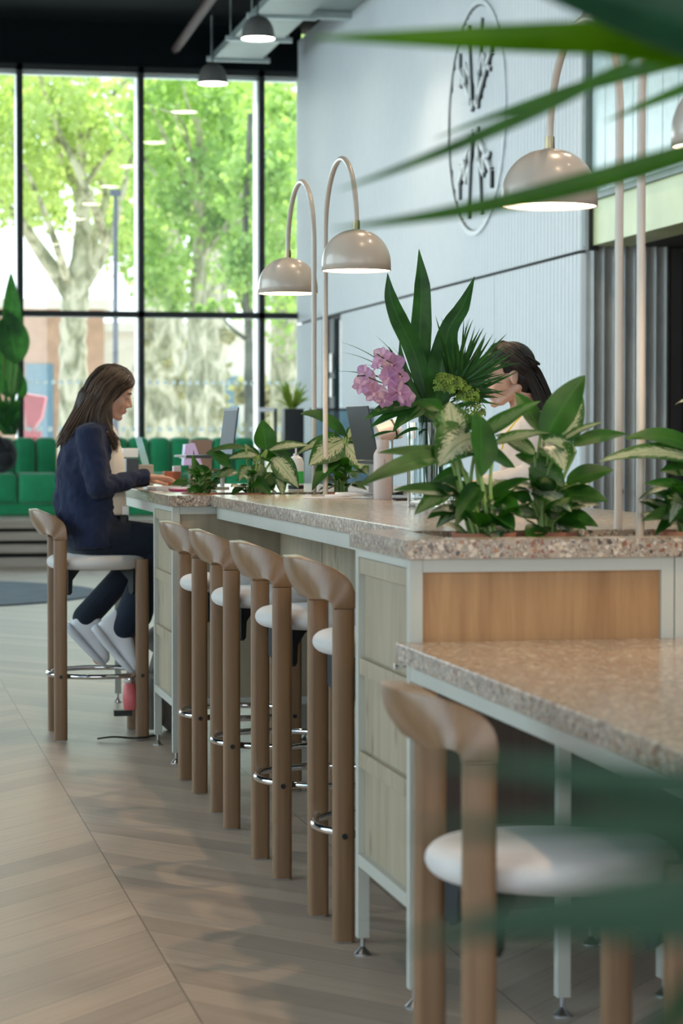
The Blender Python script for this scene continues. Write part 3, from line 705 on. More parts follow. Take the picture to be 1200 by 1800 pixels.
def cabinet(x0, x1, y0, y1, label, front='oak', knob=True, left=True):
    t = wthing('planter_cabinet', label, 'cabinet', (x0, y0, 0), 'planter cabinets')
    P_ = .032
    for (x, y) in ((x0, y0), (x0, y1 - P_), (x1 - P_, y0), (x1 - P_, y1 - P_)):
        MB().box((x, y, .045), (x + P_, y + P_, ZB)).build('post', 'frame', t, smooth=False, bevel=.002)
        mb = MB(); foot(mb, x + P_ / 2, y + P_ / 2); mb.build('foot', 'steel', t)
    for y in (y0, y1 - P_):
        for z in (.235, ZB - P_): MB().box((x0 + P_, y, z), (x1 - P_, y + P_, z + P_)).build('rail', 'frame', t, smooth=False)
    for x in (x0, x1 - P_):
        for z in (.235, ZB - P_ * .7): MB().box((x, y0 + P_, z), (x + P_, y1 - P_, z + P_ * (1 if z < .5 else .7))).build('rail', 'frame', t, smooth=False)
    # left side: three inset panels with wooden top rails
    zs = [.267, .535, .775, ZB - .022]
    for i in range(3):
        a, b = zs[i], zs[i + 1]
        MB().box((x0 + .018, y0 + P_, a), (x0 + .03, y1 - P_, b - .001)).build('side_panel', 'pale_wood', t, smooth=False)
        MB().box((x0 + .004, y0 + P_ + .002, b - .045), (x0 + .018, y1 - P_ - .002, b - .003)).build('panel_rail', 'pale_wood', t, smooth=False, bevel=.001)
    if knob: MB().lathe([(.003, 0), (.003, .018), (.009, .020), (.009, .028), (0, .028)], (x0 + .004, y0 + .055, .80), 16, Matrix.Rotation(R(-90), 4, 'Y')).build('knob', 'chrome', t)
    MB().box((x0 + P_, y0 + .012, .267), (x1 - P_, y0 + .026, ZB - P_)).build('front_panel', front, t, smooth=False)
    MB().box((x0 + P_, y1 - .026, .267), (x1 - P_, y1 - .012, ZB - P_)).build('back_panel', 'pale_wood', t, smooth=False)
    MB().box((x0 + P_, y0 + .026, .26), (x1 - P_, y1 - .026, .272)).build('bottom_panel', 'pale_wood', t, smooth=False)
    a = x0 + (.11 if left else 0); b = x1 - (0 if left else .11); c = y0 + .115; d = y1 - .105; z = ZB - .001
    q = MB(); q.box((a, c, .80), (b, d, .815)); q.box((a, c, .815), (b, c + .008, z)); q.box((a, d - .008, .815), (b, d, z))
    q.box((a, c, .815), (a + .004, d, z)) if left else q.box((b - .004, c, .815), (b, d, z))
    q.build('trough', 'soil', t, smooth=False)
    return t
XM = 1.905
cabinet(1.258, XM - .001, N0 + .012, N1 - .012, 'nearest planter cabinet with warm oak front panel, left unit under the trough')
cabinet(XM + .001, XR - .012, N0 + .012, N1 - .012, 'near planter cabinet unit on the right, cut by the photo edge', knob=False, left=False)
cabinet(1.258, XM - .001, F0 + .012, F1 - .012, 'far planter cabinet beside the seated woman, pale panelled left side', 'pale_wood', False)
cabinet(XM + .001, XR - .012, F0 + .012, F1 - .012, 'far planter cabinet unit hidden behind the bar stools', 'pale_wood', False, False)
# under-frame of the mid counter
uf = wthing('counter', 'long terrazzo-topped bar counter running between the two planter cabinets', 'counter', (ML, N1, .0))
MB().box((ML, N1 + .001, ZB), (MR, F0 - .001, ZT)).build('worktop', 'terrazzo', uf, smooth=False, bevel=.002)
for x in (ML + .025, MR - .055): MB().box((x, N1, ZB - .05), (x + .03, F0, ZB - .001)).build('apron_rail', 'frame', uf, smooth=False)
for y in (7.3, 8.55): MB().box((ML + .05, y, ZB - .04), (MR - .05, y + .03, ZB - .002)).build('cross_rail', 'frame', uf, smooth=False)
y = N1 + .01
for k in range(4):
    MB().box((1.70, y, .80), (2.15, y + .90, ZB - .006)).build('hanging_cupboard', 'pale_wood', uf, smooth=False, bevel=.002); y += .918
MB().box((1.71, N1 + .02, .785), (2.14, F0 - .02, .799)).build('cupboard_base', 'darkmetal', uf, smooth=False)
for y in (7.35, 8.6):
    MB().box((1.9, y, .045), (1.932, y + .032, .785)).build('leg', 'frame', uf, smooth=False, bevel=.002)
    mb = MB(); foot(mb, 1.916, y + .016); mb.build('foot', 'steel', uf)
MB().box((1.90, N1 + .05, .26), (1.93, F0 - .03, .29)).build('floor_rail', 'frame', uf, smooth=False)
MB().box((1.94, N1 + .05, .28), (1.96, F0 - .03, .784)).build('shade_board', 'shadeboard', uf, smooth=False)  # dark board added to deepen the shade under the counter
# far desk frame
df = wthing('desk', 'high terrazzo-topped desk where the woman in the navy cardigan works, past the far planter', 'desk', (XL, D1, 0))
MB().box((XL, F1 + .001, ZB), (XR, D1, ZT)).build('desk_top', 'terrazzo', df, smooth=False, bevel=.002)
for x in (1.265, 2.53): 
    MB().box((x, D1 - .1, .045), (x + .032, D1 - .068, ZB)).build('leg', 'frame', df, smooth=False, bevel=.002)
    mb = MB(); foot(mb, x + .016, D1 - .084); mb.build('foot', 'steel', df)
    MB().box((x, F1, ZB - .045), (x + .03, D1 - .1, ZB - .001)).build('apron_rail', 'frame', df, smooth=False)
MB().box((1.265, D1 - .1, ZB - .045), (2.56, D1 - .07, ZB - .001)).build('apron_rail', 'frame', df, smooth=False)
# near low desk
ZD = .862
lf = wthing('low_desk', 'lower terrazzo-topped desk in the right foreground', 'desk', (1.25, 3, 0))
MB().box((1.222, 1.6, ZD - TH), (2.62, N0 - .002, ZD)).build('desk_top', 'terrazzo', lf, smooth=False, bevel=.002)
MB().box((1.25, 1.7, ZD - TH - .042), (1.28, N0 - .03, ZD - TH - .001)).build('apron_rail', 'frame', lf, smooth=False)
MB().box((2.55, 1.7, ZD - TH - .042), (2.58, N0 - .03, ZD - TH - .001)).build('apron_rail', 'frame', lf, smooth=False)
for (x, y) in ((1.575, N0 - .135), (1.87, 5.0), (2.3, N0 - .135), (1.25, 1.72), (2.55, 1.72)):
    MB().box((x, y, .045), (x + .032, y + .032, ZD - TH - .001)).build('leg', 'frame', lf, smooth=False, bevel=.002)
    mb = MB(); foot(mb, x + .016, y + .016); mb.build('foot', 'steel', lf)
MB().box((1.30, N0 - .10, .25), (2.54, N0 - .085, ZD - TH - .045)).build('shade_board', 'shadeboard', lf, smooth=False)  # dark sheet stands in for the shadowed cabinet face below the desk
for y in (3.3, 4.6): MB().box((1.28, y, ZD - TH - .04), (2.55, y + .03, ZD - TH - .002)).build('cross_rail', 'frame', lf, smooth=False)

# ================================================================== STOOLS
def make_stool(label, group, seat=.81, joint=.887, back=1.02, ring=.285):
    t = thing('bar_stool', label, 'stool', (0, 0, 0), 0, group)
    a = .18
    def leg(x, y, z1):
        # rounded rectangular section
        pts = []; w_, d_, r_ = .029, .019, .013
        for cx, cy, s0 in ((w_ - r_, d_ - r_, 0), (-w_ + r_, d_ - r_, 90), (-w_ + r_, -d_ + r_, 180), (w_ - r_, -d_ + r_, 270)):
            for k in range(5): q = R(s0 + k * 22.5); pts.append((cx + r_ * math.cos(q), cy + r_ * math.sin(q)))
        mb = MB(); mb.quadgrid([[V((x + p, y + q, z)) for p, q in pts] for z in (.004, z1)], True, True, True)
        o = mb.build('leg', 'beech', t, auto=50)
        MB().box((x - .02, y - .012, 0), (x + .02, y + .012, .005)).build('glide', 'steel', o, smooth=False)
        mb = MB(); sy = 1 if y > 0 else -1
        for s2 in (-1, 1): mb.lathe([(0, 0), (.008, 0), (.008, .004), (.004, .004), (.0035, .001), (0, .001)], (x, y + s2 * .019, ring), 12, Matrix.Rotation(R(90 if s2 < 0 else -90), 4, 'X'))
        mb.build('bolt', 'darkmetal', o)
    for sx, z1 in ((-1, joint - .001), (1, seat - .01)):
        for sy in (-1, 1): leg(sx * a, sy * a, z1)
    # bent backrest joining the rear legs
    mb = MB(); rows = []; n = 14; m = 7
    dz = back - joint
    full = []
    for i in range(-n, n + 1):
        th = math.pi / 2 * (1 - abs(i) / n) ** 1.25; sn, cs = math.sin(th), math.cos(th); s_ = 1 if i > 0 else -1
        y = s_ * a * max(cs, 0) ** .62 if i else 0
        A = V((-.029 - .031 * sn ** 1.5, y, joint + dz * .24 * sn ** .6)); B = V((.029 - .134 * sn ** 2.1, y, joint + dz * sn ** .52))
        A.x -= a; B.x -= a
        full.append([A.lerp(B, j / m) + V((-.012 * sn * math.sin(math.pi * j / m), 0, 0)) for j in range(m + 1)])
    mb.quadgrid(full); o = mb.build('backrest', 'beech', t, auto=180); md = o.modifiers.new('s', 'SOLIDIFY'); md.thickness = .037; md.offset = 0
    md = o.modifiers.new('b', 'BEVEL'); md.width = .015; md.segments = 4; md.limit_method = 'ANGLE'; md.angle_limit = R(40)
    # seat
    prof = [(0, seat - .058), (.15, seat - .058)] + [(.185 + .041 * math.sin(math.pi * k / 14), seat - .027 - .031 * math.cos(math.pi * k / 14)) for k in range(15)] + [(.12, seat + .008), (.05, seat + .010), (0, seat + .010)]
    MB().lathe(prof, seg=56).build('seat', 'seat', t, auto=180)
    for sx in (-1, 1):
        for sy in (-1, 1):
            mb = MB(); z = seat - .058
            vs_ = [(.10, z), (.165, z), (.165, z - .10), (.155, z - .11), (.145, z - .10), (.142, z - .045), (.12, z - .02)]
            M4 = Matrix.Rotation(math.atan2(sy, sx), 4, 'Z')
            rows = [[M4 @ V((r_ * 1.3, s2 * .012, zz)) for r_, zz in vs_] for s2 in (-1, 1)]
            mb.quadgrid(rows, True, True, True); mb.build('seat_bracket', 'black', t, smooth=False)
    MB().ring((0, 0, ring), .222, .0115).build('foot_ring', 'chrome', t, auto=180)
    return t
GL = 'bar stools along the left side of the counter'; GR = 'bar stools along the far right side of the counter'
s0 = make_stool('beech bar stool nearest the big planter cabinet, left row', GL)
s0.location = (1.435, 6.43, 0)
for y, lab, rz in ((7.37, 'beech bar stool second from the near planter cabinet in the left row', .02), (8.32, 'beech bar stool third from the near planter cabinet in the left row', -.02), (9.16, 'beech bar stool closest to the far planter cabinet in the left row', .015)):
    c = copy_tree(s0); c.location = (1.43, y, 0); c.rotation_euler = (0, 0, rz); c['label'] = lab
c = copy_tree(s0); c.location = (1.05, 10.83, 0); c['label'] = 'beech bar stool under the woman in the navy cardigan'; del c['group']
for k, y in enumerate((6.55, 7.5, 8.3)):
    c = copy_tree(s0); c.location = (2.38, y, 0); c.rotation_euler = (0, 0, R(180)); c['group'] = GR
    c['label'] = ['bar stool across the counter, mostly hidden behind the nearest two left stools', 'bar stool across the counter, seat glimpsed between the second and third left stools', 'bar stool across the counter, seat glimpsed behind the third left stool'][k]
c = copy_tree(s0); c.location = (2.62, 9.2, 0); c.rotation_euler = (0, 0, R(180)); c['label'] = 'bar stool under the woman in the cream blouse, hidden by foliage'; c['group'] = GR
s5 = make_stool('lower beech counter stool at the low desk in the right foreground', None, .615, .79, .905, .17); s5.location = (1.21, 4.14, 0)
s5.name = 'counter_stool'

# ================================================================== LAMPS
def arc_lamp(px_y, dirn, label):
    """pole in the trough at y=px_y, arm arching along y by dirn"""
    t = wthing('arc_lamp', label, 'lamp', (1.95, px_y, .82), 'arched counter lamps')
    x = 1.95; r = .325; zt = 2.195
    MB().lathe([(0, .82), (.06, .82), (.06, .83), (.014, .835), (.0, .835)], (x, px_y, 0)).build('base', 'lamp', t)
    pts = [(x, px_y, .83), (x, px_y, 1.5), (x, px_y, zt)] + [(x, px_y + dirn * (r - r * math.cos(q)), zt + .285 * math.sin(q)) for q in [math.pi * k / 24 for k in range(1, 25)]]
    MB().tube(pts, .0113, 12).build('pole', 'lamp', t)
    y = px_y + dirn * 2 * r
    MB().lathe([(.014, zt + .005), (.015, zt - .035), (.013, zt - .045)], (x, y, 0), 20).build('collar', 'brass', t)
    zb = 2.0; prof = [(.013, zt - .028)]; H = zt - .03 - zb
    for k in range(1, 13):
        a = math.pi / 2 * k / 12; prof.append((.138 * math.sin(a) ** .92, zb + .03 + (H - .03) * math.cos(a)))
    prof += [(.138, zb), (.1355, zb)]
    inner = [(rr - .003, zz - .003) for rr, zz in reversed(prof[1:-2])]
    sh = MB().lathe(prof, (x, y, 0), 48, cap=False); so = sh.build('shade', 'lamp', t, auto=180)
    MB().lathe([(.135, zb + .006)] + inner + [(.001, zt - .035)], (x, y, 0), 48, cap=False).build('shade_lining', 'lampwhite', so, auto=180)
    MB().lathe([(0, zb + .002), (.1345, zb + .002), (.1345, zb + .005), (0, zb + .005)], (x, y, 0), 40).build('diffuser', 'bulb', t)
    light('arc_lamp_light', 'SPOT', (x, y, zb - .004), 36, (1, .76, .50), aim=(x, y, 0), spot_size=R(150), spot_blend=.5, shadow_soft_size=.1)
arc_lamp(5.88, -1, 'arched lamp whose slim pole stands rightmost, its shade beyond the photo edge')
arc_lamp(6.06, 1, 'arched dome lamp with the largest shade, near planter, top right')
arc_lamp(10.10, -1, 'arched dome lamp with the higher shade, far planter, over the counter middle')
arc_lamp(10.36, 1, 'arched dome lamp with the lower left shade, far planter, before the windows')
# pendants in a row down the room
pp = thing('pendant_lamp', 'grey dome pendant lamp nearer of the two hanging before the windows', 'pendant lamp', (3.9, 23.7, 5.27), 0, 'row of dome pendants')
prof = [(.012, .235)] + [(.165 * math.sin(math.pi / 2 * k / 12) ** .8, .225 * math.cos(math.pi / 2 * k / 12)) for k in range(1, 13)]
MB().lathe(prof, seg=40, cap=False).build('shade', plain('grey_pendant_enamel', (.13, .13, .12), .5), pp, auto=180)
MB().lathe([(r_ - .003, z - .002) for r_, z in prof[1:]], seg=40, cap=False).build('shade_lining', 'lampwhite', pp, auto=180)
MB().lathe([(0, .002), (.161, .002), (.161, .006), (0, .006)], seg=40).build('diffuser', 'bulb2', pp)
MB().tube([(0, 0, .23), (0, 0, ZC - 5.27)], .008, 8).build('rod', 'black', pp)
for y in (26.8, 20.8, 17.9, 15.0, 12.1, 9.2, 6.3):
    c = copy_tree(pp); c.location = (3.9, y, 5.27)
    c['label'] = 'dark dome pendant lamp farther of the two, closest to the windows' if y > 26 else 'dome pendant lamp seen only as the %s oval glow down the windows' % {20.8: 'third', 17.9: 'fourth', 15.0: 'fifth', 12.1: 'sixth', 9.2: 'seventh', 6.3: 'eighth'}[y]
for y in (20.8, 15, 9.2): light('pendant_light', 'SPOT', (3.9, y, 5.26), 120, (1, .86, .68), aim=(3.9, y, 0), spot_size=R(130), spot_blend=.5, shadow_soft_size=.15)

# ================================================================== WALL LOGO
lg = wthing('wall_emblem', 'large round relief emblem of four branching sprigs on the fluted wall', 'emblem', (WX, 19.57, 3.98))
cy, cz = 19.57, 3.985
mb = MB(); rows = []; Rr = .93
for i in range(97):
    a = 2 * math.pi * i / 96; rr = [(Rr, -.06), (Rr + .04, -.06), (Rr + .04, .0), (Rr, .0)]
    rows.append([V((WX - .0 + d, cy + r_ * math.cos(a), cz + r_ * math.sin(a))) for r_, d in rr])
mb.quadgrid(rows, True); bmesh.ops.remove_doubles(mb.bm, verts=mb.bm.verts, dist=1e-5); mb.build('ring', 'wall', lg, smooth=False)
mb = MB()
def bar(p, q, wd, x_=.075):
    a = V((p[0], p[1])); b = V((q[0], q[1])); d = (b - a).normalized(); n_ = V((-d.y, d.x)) * wd / 2
    c4 = [a + n_, a - n_, b - n_, b + n_]; vs_ = [mb.bm.verts.new((x, cy + s_.x, cz + s_.y)) for x in (WX - x_, WX) for s_ in c4]
    for f in ((0, 1, 2, 3), (7, 6, 5, 4), (0, 4, 5, 1), (1, 5, 6, 2), (2, 6, 7, 3), (3, 7, 4, 0)): mb.bm.faces.new([vs_[i] for i in f])
SPR = [((.10, .08), (.22, .80), .035), ((.05, .10), (.52, .48), .05), ((.52, .48), (.52, .62), .04), ((.30, .30), (.33, .48), .035), ((.14, .34), (.30, .50), .035), ((.40, .38), (.50, .34), .035)]
for sx in (-1, 1):
    for sz in (-1, 1):
        for a, b, w_ in SPR: bar((sx * a[0], sz * a[1]), (sx * b[0], sz * b[1]), w_)
mb.build('sprigs', 'wall', lg, smooth=False)
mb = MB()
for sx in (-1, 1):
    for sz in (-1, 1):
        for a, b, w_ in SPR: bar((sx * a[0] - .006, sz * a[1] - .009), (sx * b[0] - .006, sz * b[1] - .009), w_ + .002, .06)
mb.build('sprig_shadow', 'darkmetal', lg, smooth=False)  # dark offset copies stand in for the thin shadows beside the sprigs
mb = MB(); rows = []
for i in range(97):
    a = 2 * math.pi * i / 96; rows.append([V((WX + d, cy + r_ * math.cos(a), cz + r_ * math.sin(a))) for r_, d in [(Rr - .012, -.046), (Rr, -.047), (Rr, 0), (Rr - .012, 0)]])
mb.quadgrid(rows, True); mb.build('ring_shadow', 'darkmetal', lg, smooth=False)  # dark rim stands in for the shadow line inside the ring
#PART2

# ================================================================== POTTED PLANTS
def plant(label, base, leaves, nrand, seed, pot=True, rr=(.05, .16), hz=(.03, .18), size=(.10, .16), mat='leaf', group='aglaonema plants in the counter troughs', wid=.42, sil=.6, name='potted_plant'):
    """leaves: (x0, y0, x1, y1, width px, depth offset, bend, silver, normal, base depth offset)"""
    rnd = random.Random(seed); random.seed(seed); b = V(base)
    t = wthing(name, label, 'plant', tuple(b), group)
    mb = MB(); st = MB(); q = V((b.x, b.y, ZT - .01))
    for L in leaves:
        x0, y0, x1, y1, wpx, dy = L[:6]; bend = L[6] if len(L) > 6 else .08; sv = L[7] if len(L) > 7 else .0; nr = L[8] if len(L) > 8 else (-.1, -.75, .65); d2 = L[9] if len(L) > 9 else 0
        Y = b.y + dy; p0 = at(x0, y0, b.y + d2); p1 = at(x1, y1, Y)
        mb.leaf(p0, p1, wpx * 1.18 / F * Y, nr, bend, .22, sv, .72, 14, .07)
        s0_ = q + V((rnd.uniform(-.03, .03), rnd.uniform(-.03, .03), -.02)); m_ = (s0_ + p0) / 2 + V((0, 0, .02)) + (p0 - s0_).cross(V((0, 1, 0))) * .05
        st.tube(catmull([s0_, m_, p0], 5), [.0055] * 5 + [.0045] * 5 + [.003], 7)
    for k in range(nrand):
        a = rnd.uniform(0, 2 * math.pi); d = rnd.uniform(*rr); z = rnd.uniform(*hz); L = rnd.uniform(*size)
        dr_ = V((math.cos(a), math.sin(a), 0)); p0 = q + dr_ * d * .6 + V((0, 0, z)); p1 = p0 + dr_ * L * .8 + V((0, 0, rnd.uniform(-.45, .5) * L))
        n_ = (V((0, 0, 1)) + dr_ * .2 + V((0, -.35, 0)))
        mb.leaf(p0, p1, L * wid, n_, .12, .25, sil * (1 if rnd.random() < .5 else .0), .72, 10, .05)
        st.tube(catmull([q + dr_ * .015 + V((0, 0, -.02)), q + dr_ * d * .3 + V((0, 0, z * .6)), p0], 4), [.0045] * 4 + [.003] * 5, 6)
    mb.build('leaves', mat, t, auto=180); st.build('stems', 'stem', t, auto=180)
    if pot:
        MB().lathe([(0, .83), (.055, .83), (.072, 1.075), (.078, 1.075), (.080, 1.103), (.073, 1.103), (.070, 1.085), (0, 1.085)], (b.x, b.y, 0), 32).build('pot', 'terracotta', t)
        MB().lathe([(0, 1.086), (.069, 1.086), (.05, 1.092), (0, 1.094)], (b.x, b.y, 0), 20).build('soil', 'soil', t)
    return t
YN = 5.80
def bx_(px, Y): return at(px, 900, Y).x
plant('large aglaonema at the left end of the near trough, its silver leaves before the vase', (bx_(850, YN), YN, .83), [
    (800, 800, 628, 856, 34, -.12, .10, 0), (805, 800, 664, 796, 24, .0, .06, 0), (808, 868, 690, 862, 28, -.08, .06, 0), (792, 862, 728, 905, 30, -.12, .05, .25),
    (800, 768, 790, 706, 62, .05, -.05, 1, (0, -1, .1)), (835, 770, 770, 820, 80, -.05, .25, 1, (-.2, -.8, .6)), (845, 730, 845, 838, 60, -.12, .0, 0, (.5, -.85, .2)),
    (776, 722, 732, 706, 26, .05, .12, 0), (838, 772, 950, 705, 32, .0, .06, .2, (0, -.6, .8)), (868, 782, 968, 762, 24, .05, .12, .4, (0, -.6, .8)),
    (845, 850, 800, 925, 34, -.1, .1, 0, (-.2, -1, .3)), (858, 872, 915, 905, 36, -.1, .1, 0), (850, 800, 905, 822, 36, .05, .1, 0), (835, 880, 782, 848, 34, .06, .1, 0),
    (840, 900, 905, 935, 30, -.1, .12, 0), (830, 915, 790, 880, 26, .0, .1, .5), (862, 900, 852, 850, 34, .03, 0, 0, (0, -1, .1)), (820, 830, 760, 848, 30, .03, .1, 0)], 22, 1, rr=(.02, .10), hz=(.0, .12), size=(.09, .14), wid=.5)
plant('aglaonema with one tall upright leaf in the near trough, left of the poles', (bx_(960, YN + .05), YN + .05, .83), [
    (955, 775, 1028, 660, 50, .02, .10, 0, (-.3, -1, .1)), (985, 775, 1022, 690, 46, .08, -.05, .8, (.3, -1, .1)), (1012, 792, 955, 776, 40, -.05, .1, .9), (965, 785, 992, 828, 56, -.1, .2, 1, (0, -1, .3)),
    (1005, 785, 1104, 764, 26, .05, .12, 0), (995, 850, 1078, 826, 36, -.02, .1, 0), (985, 872, 1068, 882, 38, -.06, .14, 0), (930, 822, 992, 862, 56, -.03, .12, .2, (0, -1, .4)),
    (938, 862, 1004, 900, 46, -.12, .15, .9, (0, -.8, .6)), (935, 880, 868, 866, 44, -.05, .12, 0), (968, 912, 1051, 926, 38, -.08, .16, 0), (945, 908, 866, 898, 38, -.09, .1, .5),
    (985, 776, 1060, 742, 16, .0, .1, .7, (0, -.5, .8)), (940, 800, 870, 765, 30, .04, .15, .5), (960, 820, 905, 800, 30, .05, .1, 0), (1000, 905, 990, 860, 34, .0, .05, 0, (0, -1, .1)), (950, 760, 905, 690, 30, .12, .1, 0, (0, -1, .2))], 20, 2, rr=(.02, .10), hz=(0, .12), size=(.09, .13), wid=.5)
plant('aglaonema at the right edge, arching over the rightmost slim pole', (bx_(1215, YN), YN, .83), [
    (1240, 800, 1097, 772, 34, .0, .22, 0), (1235, 812, 1052, 812, 34, -.05, .16, .8), (1205, 850, 1176, 920, 36, -.06, .1, 1, (0, -1, .3)), (1215, 862, 1132, 850, 22, .0, .12, 0),
    (1215, 905, 1128, 916, 30, -.05, .12, 0), (1230, 700, 1185, 712, 14, .1, .1, .3), (1220, 830, 1160, 828, 30, .02, .12, 0), (1210, 770, 1270, 690, 45, 0, .1, 0, (0, -1, .2))], 20, 3, rr=(.02, .09), hz=(0, .14), size=(.1, .14))
YF = 10.13
plant('small bushy aglaonema at the left end of the far trough beside the notebook', (bx_(352, YF), YF, .83), [
    (330, 848, 302, 852, 14, .0, .1, 0), (372, 845, 330, 832, 12, -.05, .1, 0), (352, 850, 338, 800, 14, .05, .05, 0, (0, -1, .2)), (405, 818, 363, 797, 26, -.04, .1, 0), (370, 838, 345, 818, 16, 0, .1, 0),
    (415, 828, 382, 842, 20, -.05, .15, .3), (360, 860, 330, 866, 18, -.1, .1, 0)], 40, 4, rr=(.01, .09), hz=(.0, .10), size=(.05, .09), wid=.4, sil=.3)
plant('taller aglaonema in the far trough with one upright oval leaf, left of the slim poles', (bx_(445, YF), YF, .83), [
    (468, 792, 461, 738, 34, .0, .0, 0, (0, -1, .05)), (432, 788, 361, 797, 12, -.02, .16, 0, (0, -.7, .7)), (450, 800, 402, 806, 20, .0, .1, .8), (468, 790, 512, 800, 26, .03, .15, 0), (470, 792, 545, 783, 18, .0, .10, .9, (0, -.7, .7)),
    (480, 804, 524, 858, 36, -.05, .1, 1, (0, -1, .3)), (488, 826, 496, 872, 22, -.08, .05, .7, (.3, -1, .2)), (438, 842, 476, 870, 24, -.1, .12, 0, (0, -1, .3)), (452, 812, 430, 780, 20, .04, .05, .6), (440, 820, 420, 845, 22, -.06, .1, .5),
    (458, 815, 448, 855, 24, -.03, .05, .3, (0, -1, .2)), (470, 830, 480, 862, 20, 0, .05, .3), (455, 800, 494, 815, 22, .02, .1, 0)], 14, 5, rr=(.02, .09), hz=(.0, .09), size=(.08, .12), wid=.5)
plant('silver-leaved aglaonema in the far trough, right of the slim poles', (bx_(602, YF), YF, .83), [
    (608, 768, 527, 728, 22, .0, .30, 0, (0, -.8, .6)), (604, 776, 543, 818, 46, -.05, .12, 1, (0, -1, .3)), (600, 772, 520, 800, 22, .03, .18, .9, (0, -.7, .7)), (608, 782, 646, 834, 42, -.05, .12, 1, (0, -1, .3)),
    (606, 776, 650, 770, 24, .05, .15, 0), (600, 800, 548, 862, 28, -.05, .25, 0), (612, 770, 622, 745, 14, .0, .05, .9, (0, -1, .1)), (604, 765, 585, 745, 14, .02, .05, 0), (600, 805, 560, 842, 26, .02, .1, 0), (612, 805, 590, 845, 26, -.04, .1, 0, (0, -1, .2))], 14, 6, rr=(.02, .08), hz=(.03, .12), size=(.08, .13), sil=.2)

# ================================================================== FLOWER ARRANGEMENT IN GLASS VASE
YV = 8.14; vx = at(757, 890, YV).x
va = wthing('glass_vase', 'tall clear glass cylinder vase of water standing on the long counter', 'vase', (vx, YV, ZT))
MB().lathe([(0, ZT + .001), (.082, ZT + .001), (.083, ZT + .29), (.079, ZT + .29), (.078, ZT + .022), (0, ZT + .022)], (vx, YV, 0), 48).build('vase_body', 'vaseglass', va, auto=60)
fa = wthing('flower_arrangement', 'bouquet of tall blades, orchids, hydrangea and beargrass standing in the glass vase', 'flowers', (vx, YV, ZT + .03))
random.seed(11)
mb = MB()
def path_leaf(pts, ws, Y, nr=(0, -1, .1), dys=None):
    """strap leaf through several photo points"""
    if mb.uv is None: mb.uv = mb.bm.loops.layers.uv.new('UVMap'); mb.sil = mb.bm.verts.layers.float.new('silver')
    P_ = [at(x, y, Y + (dys[i] if dys else 0)) for i, (x, y) in enumerate(pts)]; sp_ = catmull(P_, 6); n = len(sp_); rows = []
    for i, p in enumerate(sp_):
        q = i / (n - 1) * (len(ws) - 1); a = min(int(q), len(ws) - 2); w_ = (ws[a] * (1 - (q - a)) + ws[a + 1] * (q - a)) / F * Y / 2
        tg = (sp_[min(i + 1, n - 1)] - sp_[max(i - 1, 0)]).normalized(); sd = tg.cross(V(nr)).normalized(); nn = sd.cross(tg)
        rows.append([p + sd * w_ * (j / 4) + nn * w_ * (.35 * abs(j / 4) + .05 * math.cos(j * 3)) for j in range(-4, 5)])
    g = [[mb.bm.verts.new(v) for v in r_] for r_ in rows]
    for i in range(n - 1):
        for j in range(8):
            f = mb.bm.faces.new((g[i][j], g[i][j + 1], g[i + 1][j + 1], g[i + 1][j]))
            for lp_, (a, b) in zip(f.loops, ((i, j), (i, j + 1), (i + 1, j + 1), (i + 1, j))): lp_[mb.uv].uv = (b / 8, a / (n - 1))
path_leaf([(750, 700), (728, 620), (700, 560), (686, 520), (681, 480)], [30, 34, 32, 22, 1], YV, (-.3, -1, .1), [0, 0, -.02, -.03, -.03])
path_leaf([(745, 700), (735, 640), (738, 570), (740, 500), (736, 438)], [22, 42, 40, 30, 1], YV, (.1, -1, .1), [0, .03, .05, .05, .05])
path_leaf([(765, 720), (775, 650), (788, 580), (812, 540), (834, 486)], [38, 58, 34, 26, 1], YV, (-.1, -1, .1), [0, -.02, 0, 0, .02])
path_leaf([(735, 720), (712, 670), (699, 640), (683, 610)], [14, 18, 14, 1], YV - .08, (0, -1, .1))
path_leaf([(742, 722), (722, 690), (706, 640), (702, 600)], [16, 22, 16, 1], YV - .06, (.2, -1, .1))
path_leaf([(700, 655), (690, 640), (676, 618)], [6, 8, 1], YV - .1)
mb.build('blade_leaves', 'leafg', fa, auto=180)
mb = MB()
for (a, b, c_, d, w_, sv) in [(735, 705, 640, 738, 34, 0), (738, 712, 650, 752, 26, 0), (735, 708, 690, 760, 26, 0), (745, 715, 700, 750, 30, 0), (740, 720, 770, 745, 24, 0), (800, 720, 840, 708, 12, 0), (810, 735, 870, 752, 14, 0), (700, 765, 740, 755, 7, 0), (735, 752, 690, 774, 8, 0), (650, 770, 700, 758, 8, 0)]:
    mb.leaf(at(a, b, YV - .08), at(c_, d, YV - .14), w_ / F * YV, (0, -.7, .7), .12, .2, sv, .6, 12, .1)
mb.build('split_leaves', 'leafg', fa, auto=180)
mb = MB()   # beargrass fan to the right and fine blades to the left
for k in range(90):
    a = random.uniform(-18, 100); L = random.uniform(95, 175) * (1 - .25 * (a > 70)); x0, y0 = random.uniform(790, 812), random.uniform(672, 702)
    x1 = x0 + L * math.sin(R(a)) * .72; y1 = y0 - L * math.cos(R(a)) * .78
    mb.leaf(at(x0, y0, YV - .02), at(x1, y1, YV + random.uniform(-.12, .12)), random.uniform(3.5, 8) / F * YV, (random.uniform(-.6, .6), -1, .3), random.uniform(-.06, .14), .3, 0, .55, n=8, m=1)
for (x1, y1) in ((598, 601), (602, 619), (585, 653), (660, 590), (612, 655), (690, 610), (640, 640)): mb.leaf(at(740, 700, YV), at(x1, y1, YV - .1), 2.6 / F * YV, (0, -1, .2), .16, .2, 0, .4, n=12, m=1)
mb.build('beargrass', 'leafg', fa, auto=180)
fl = MB()
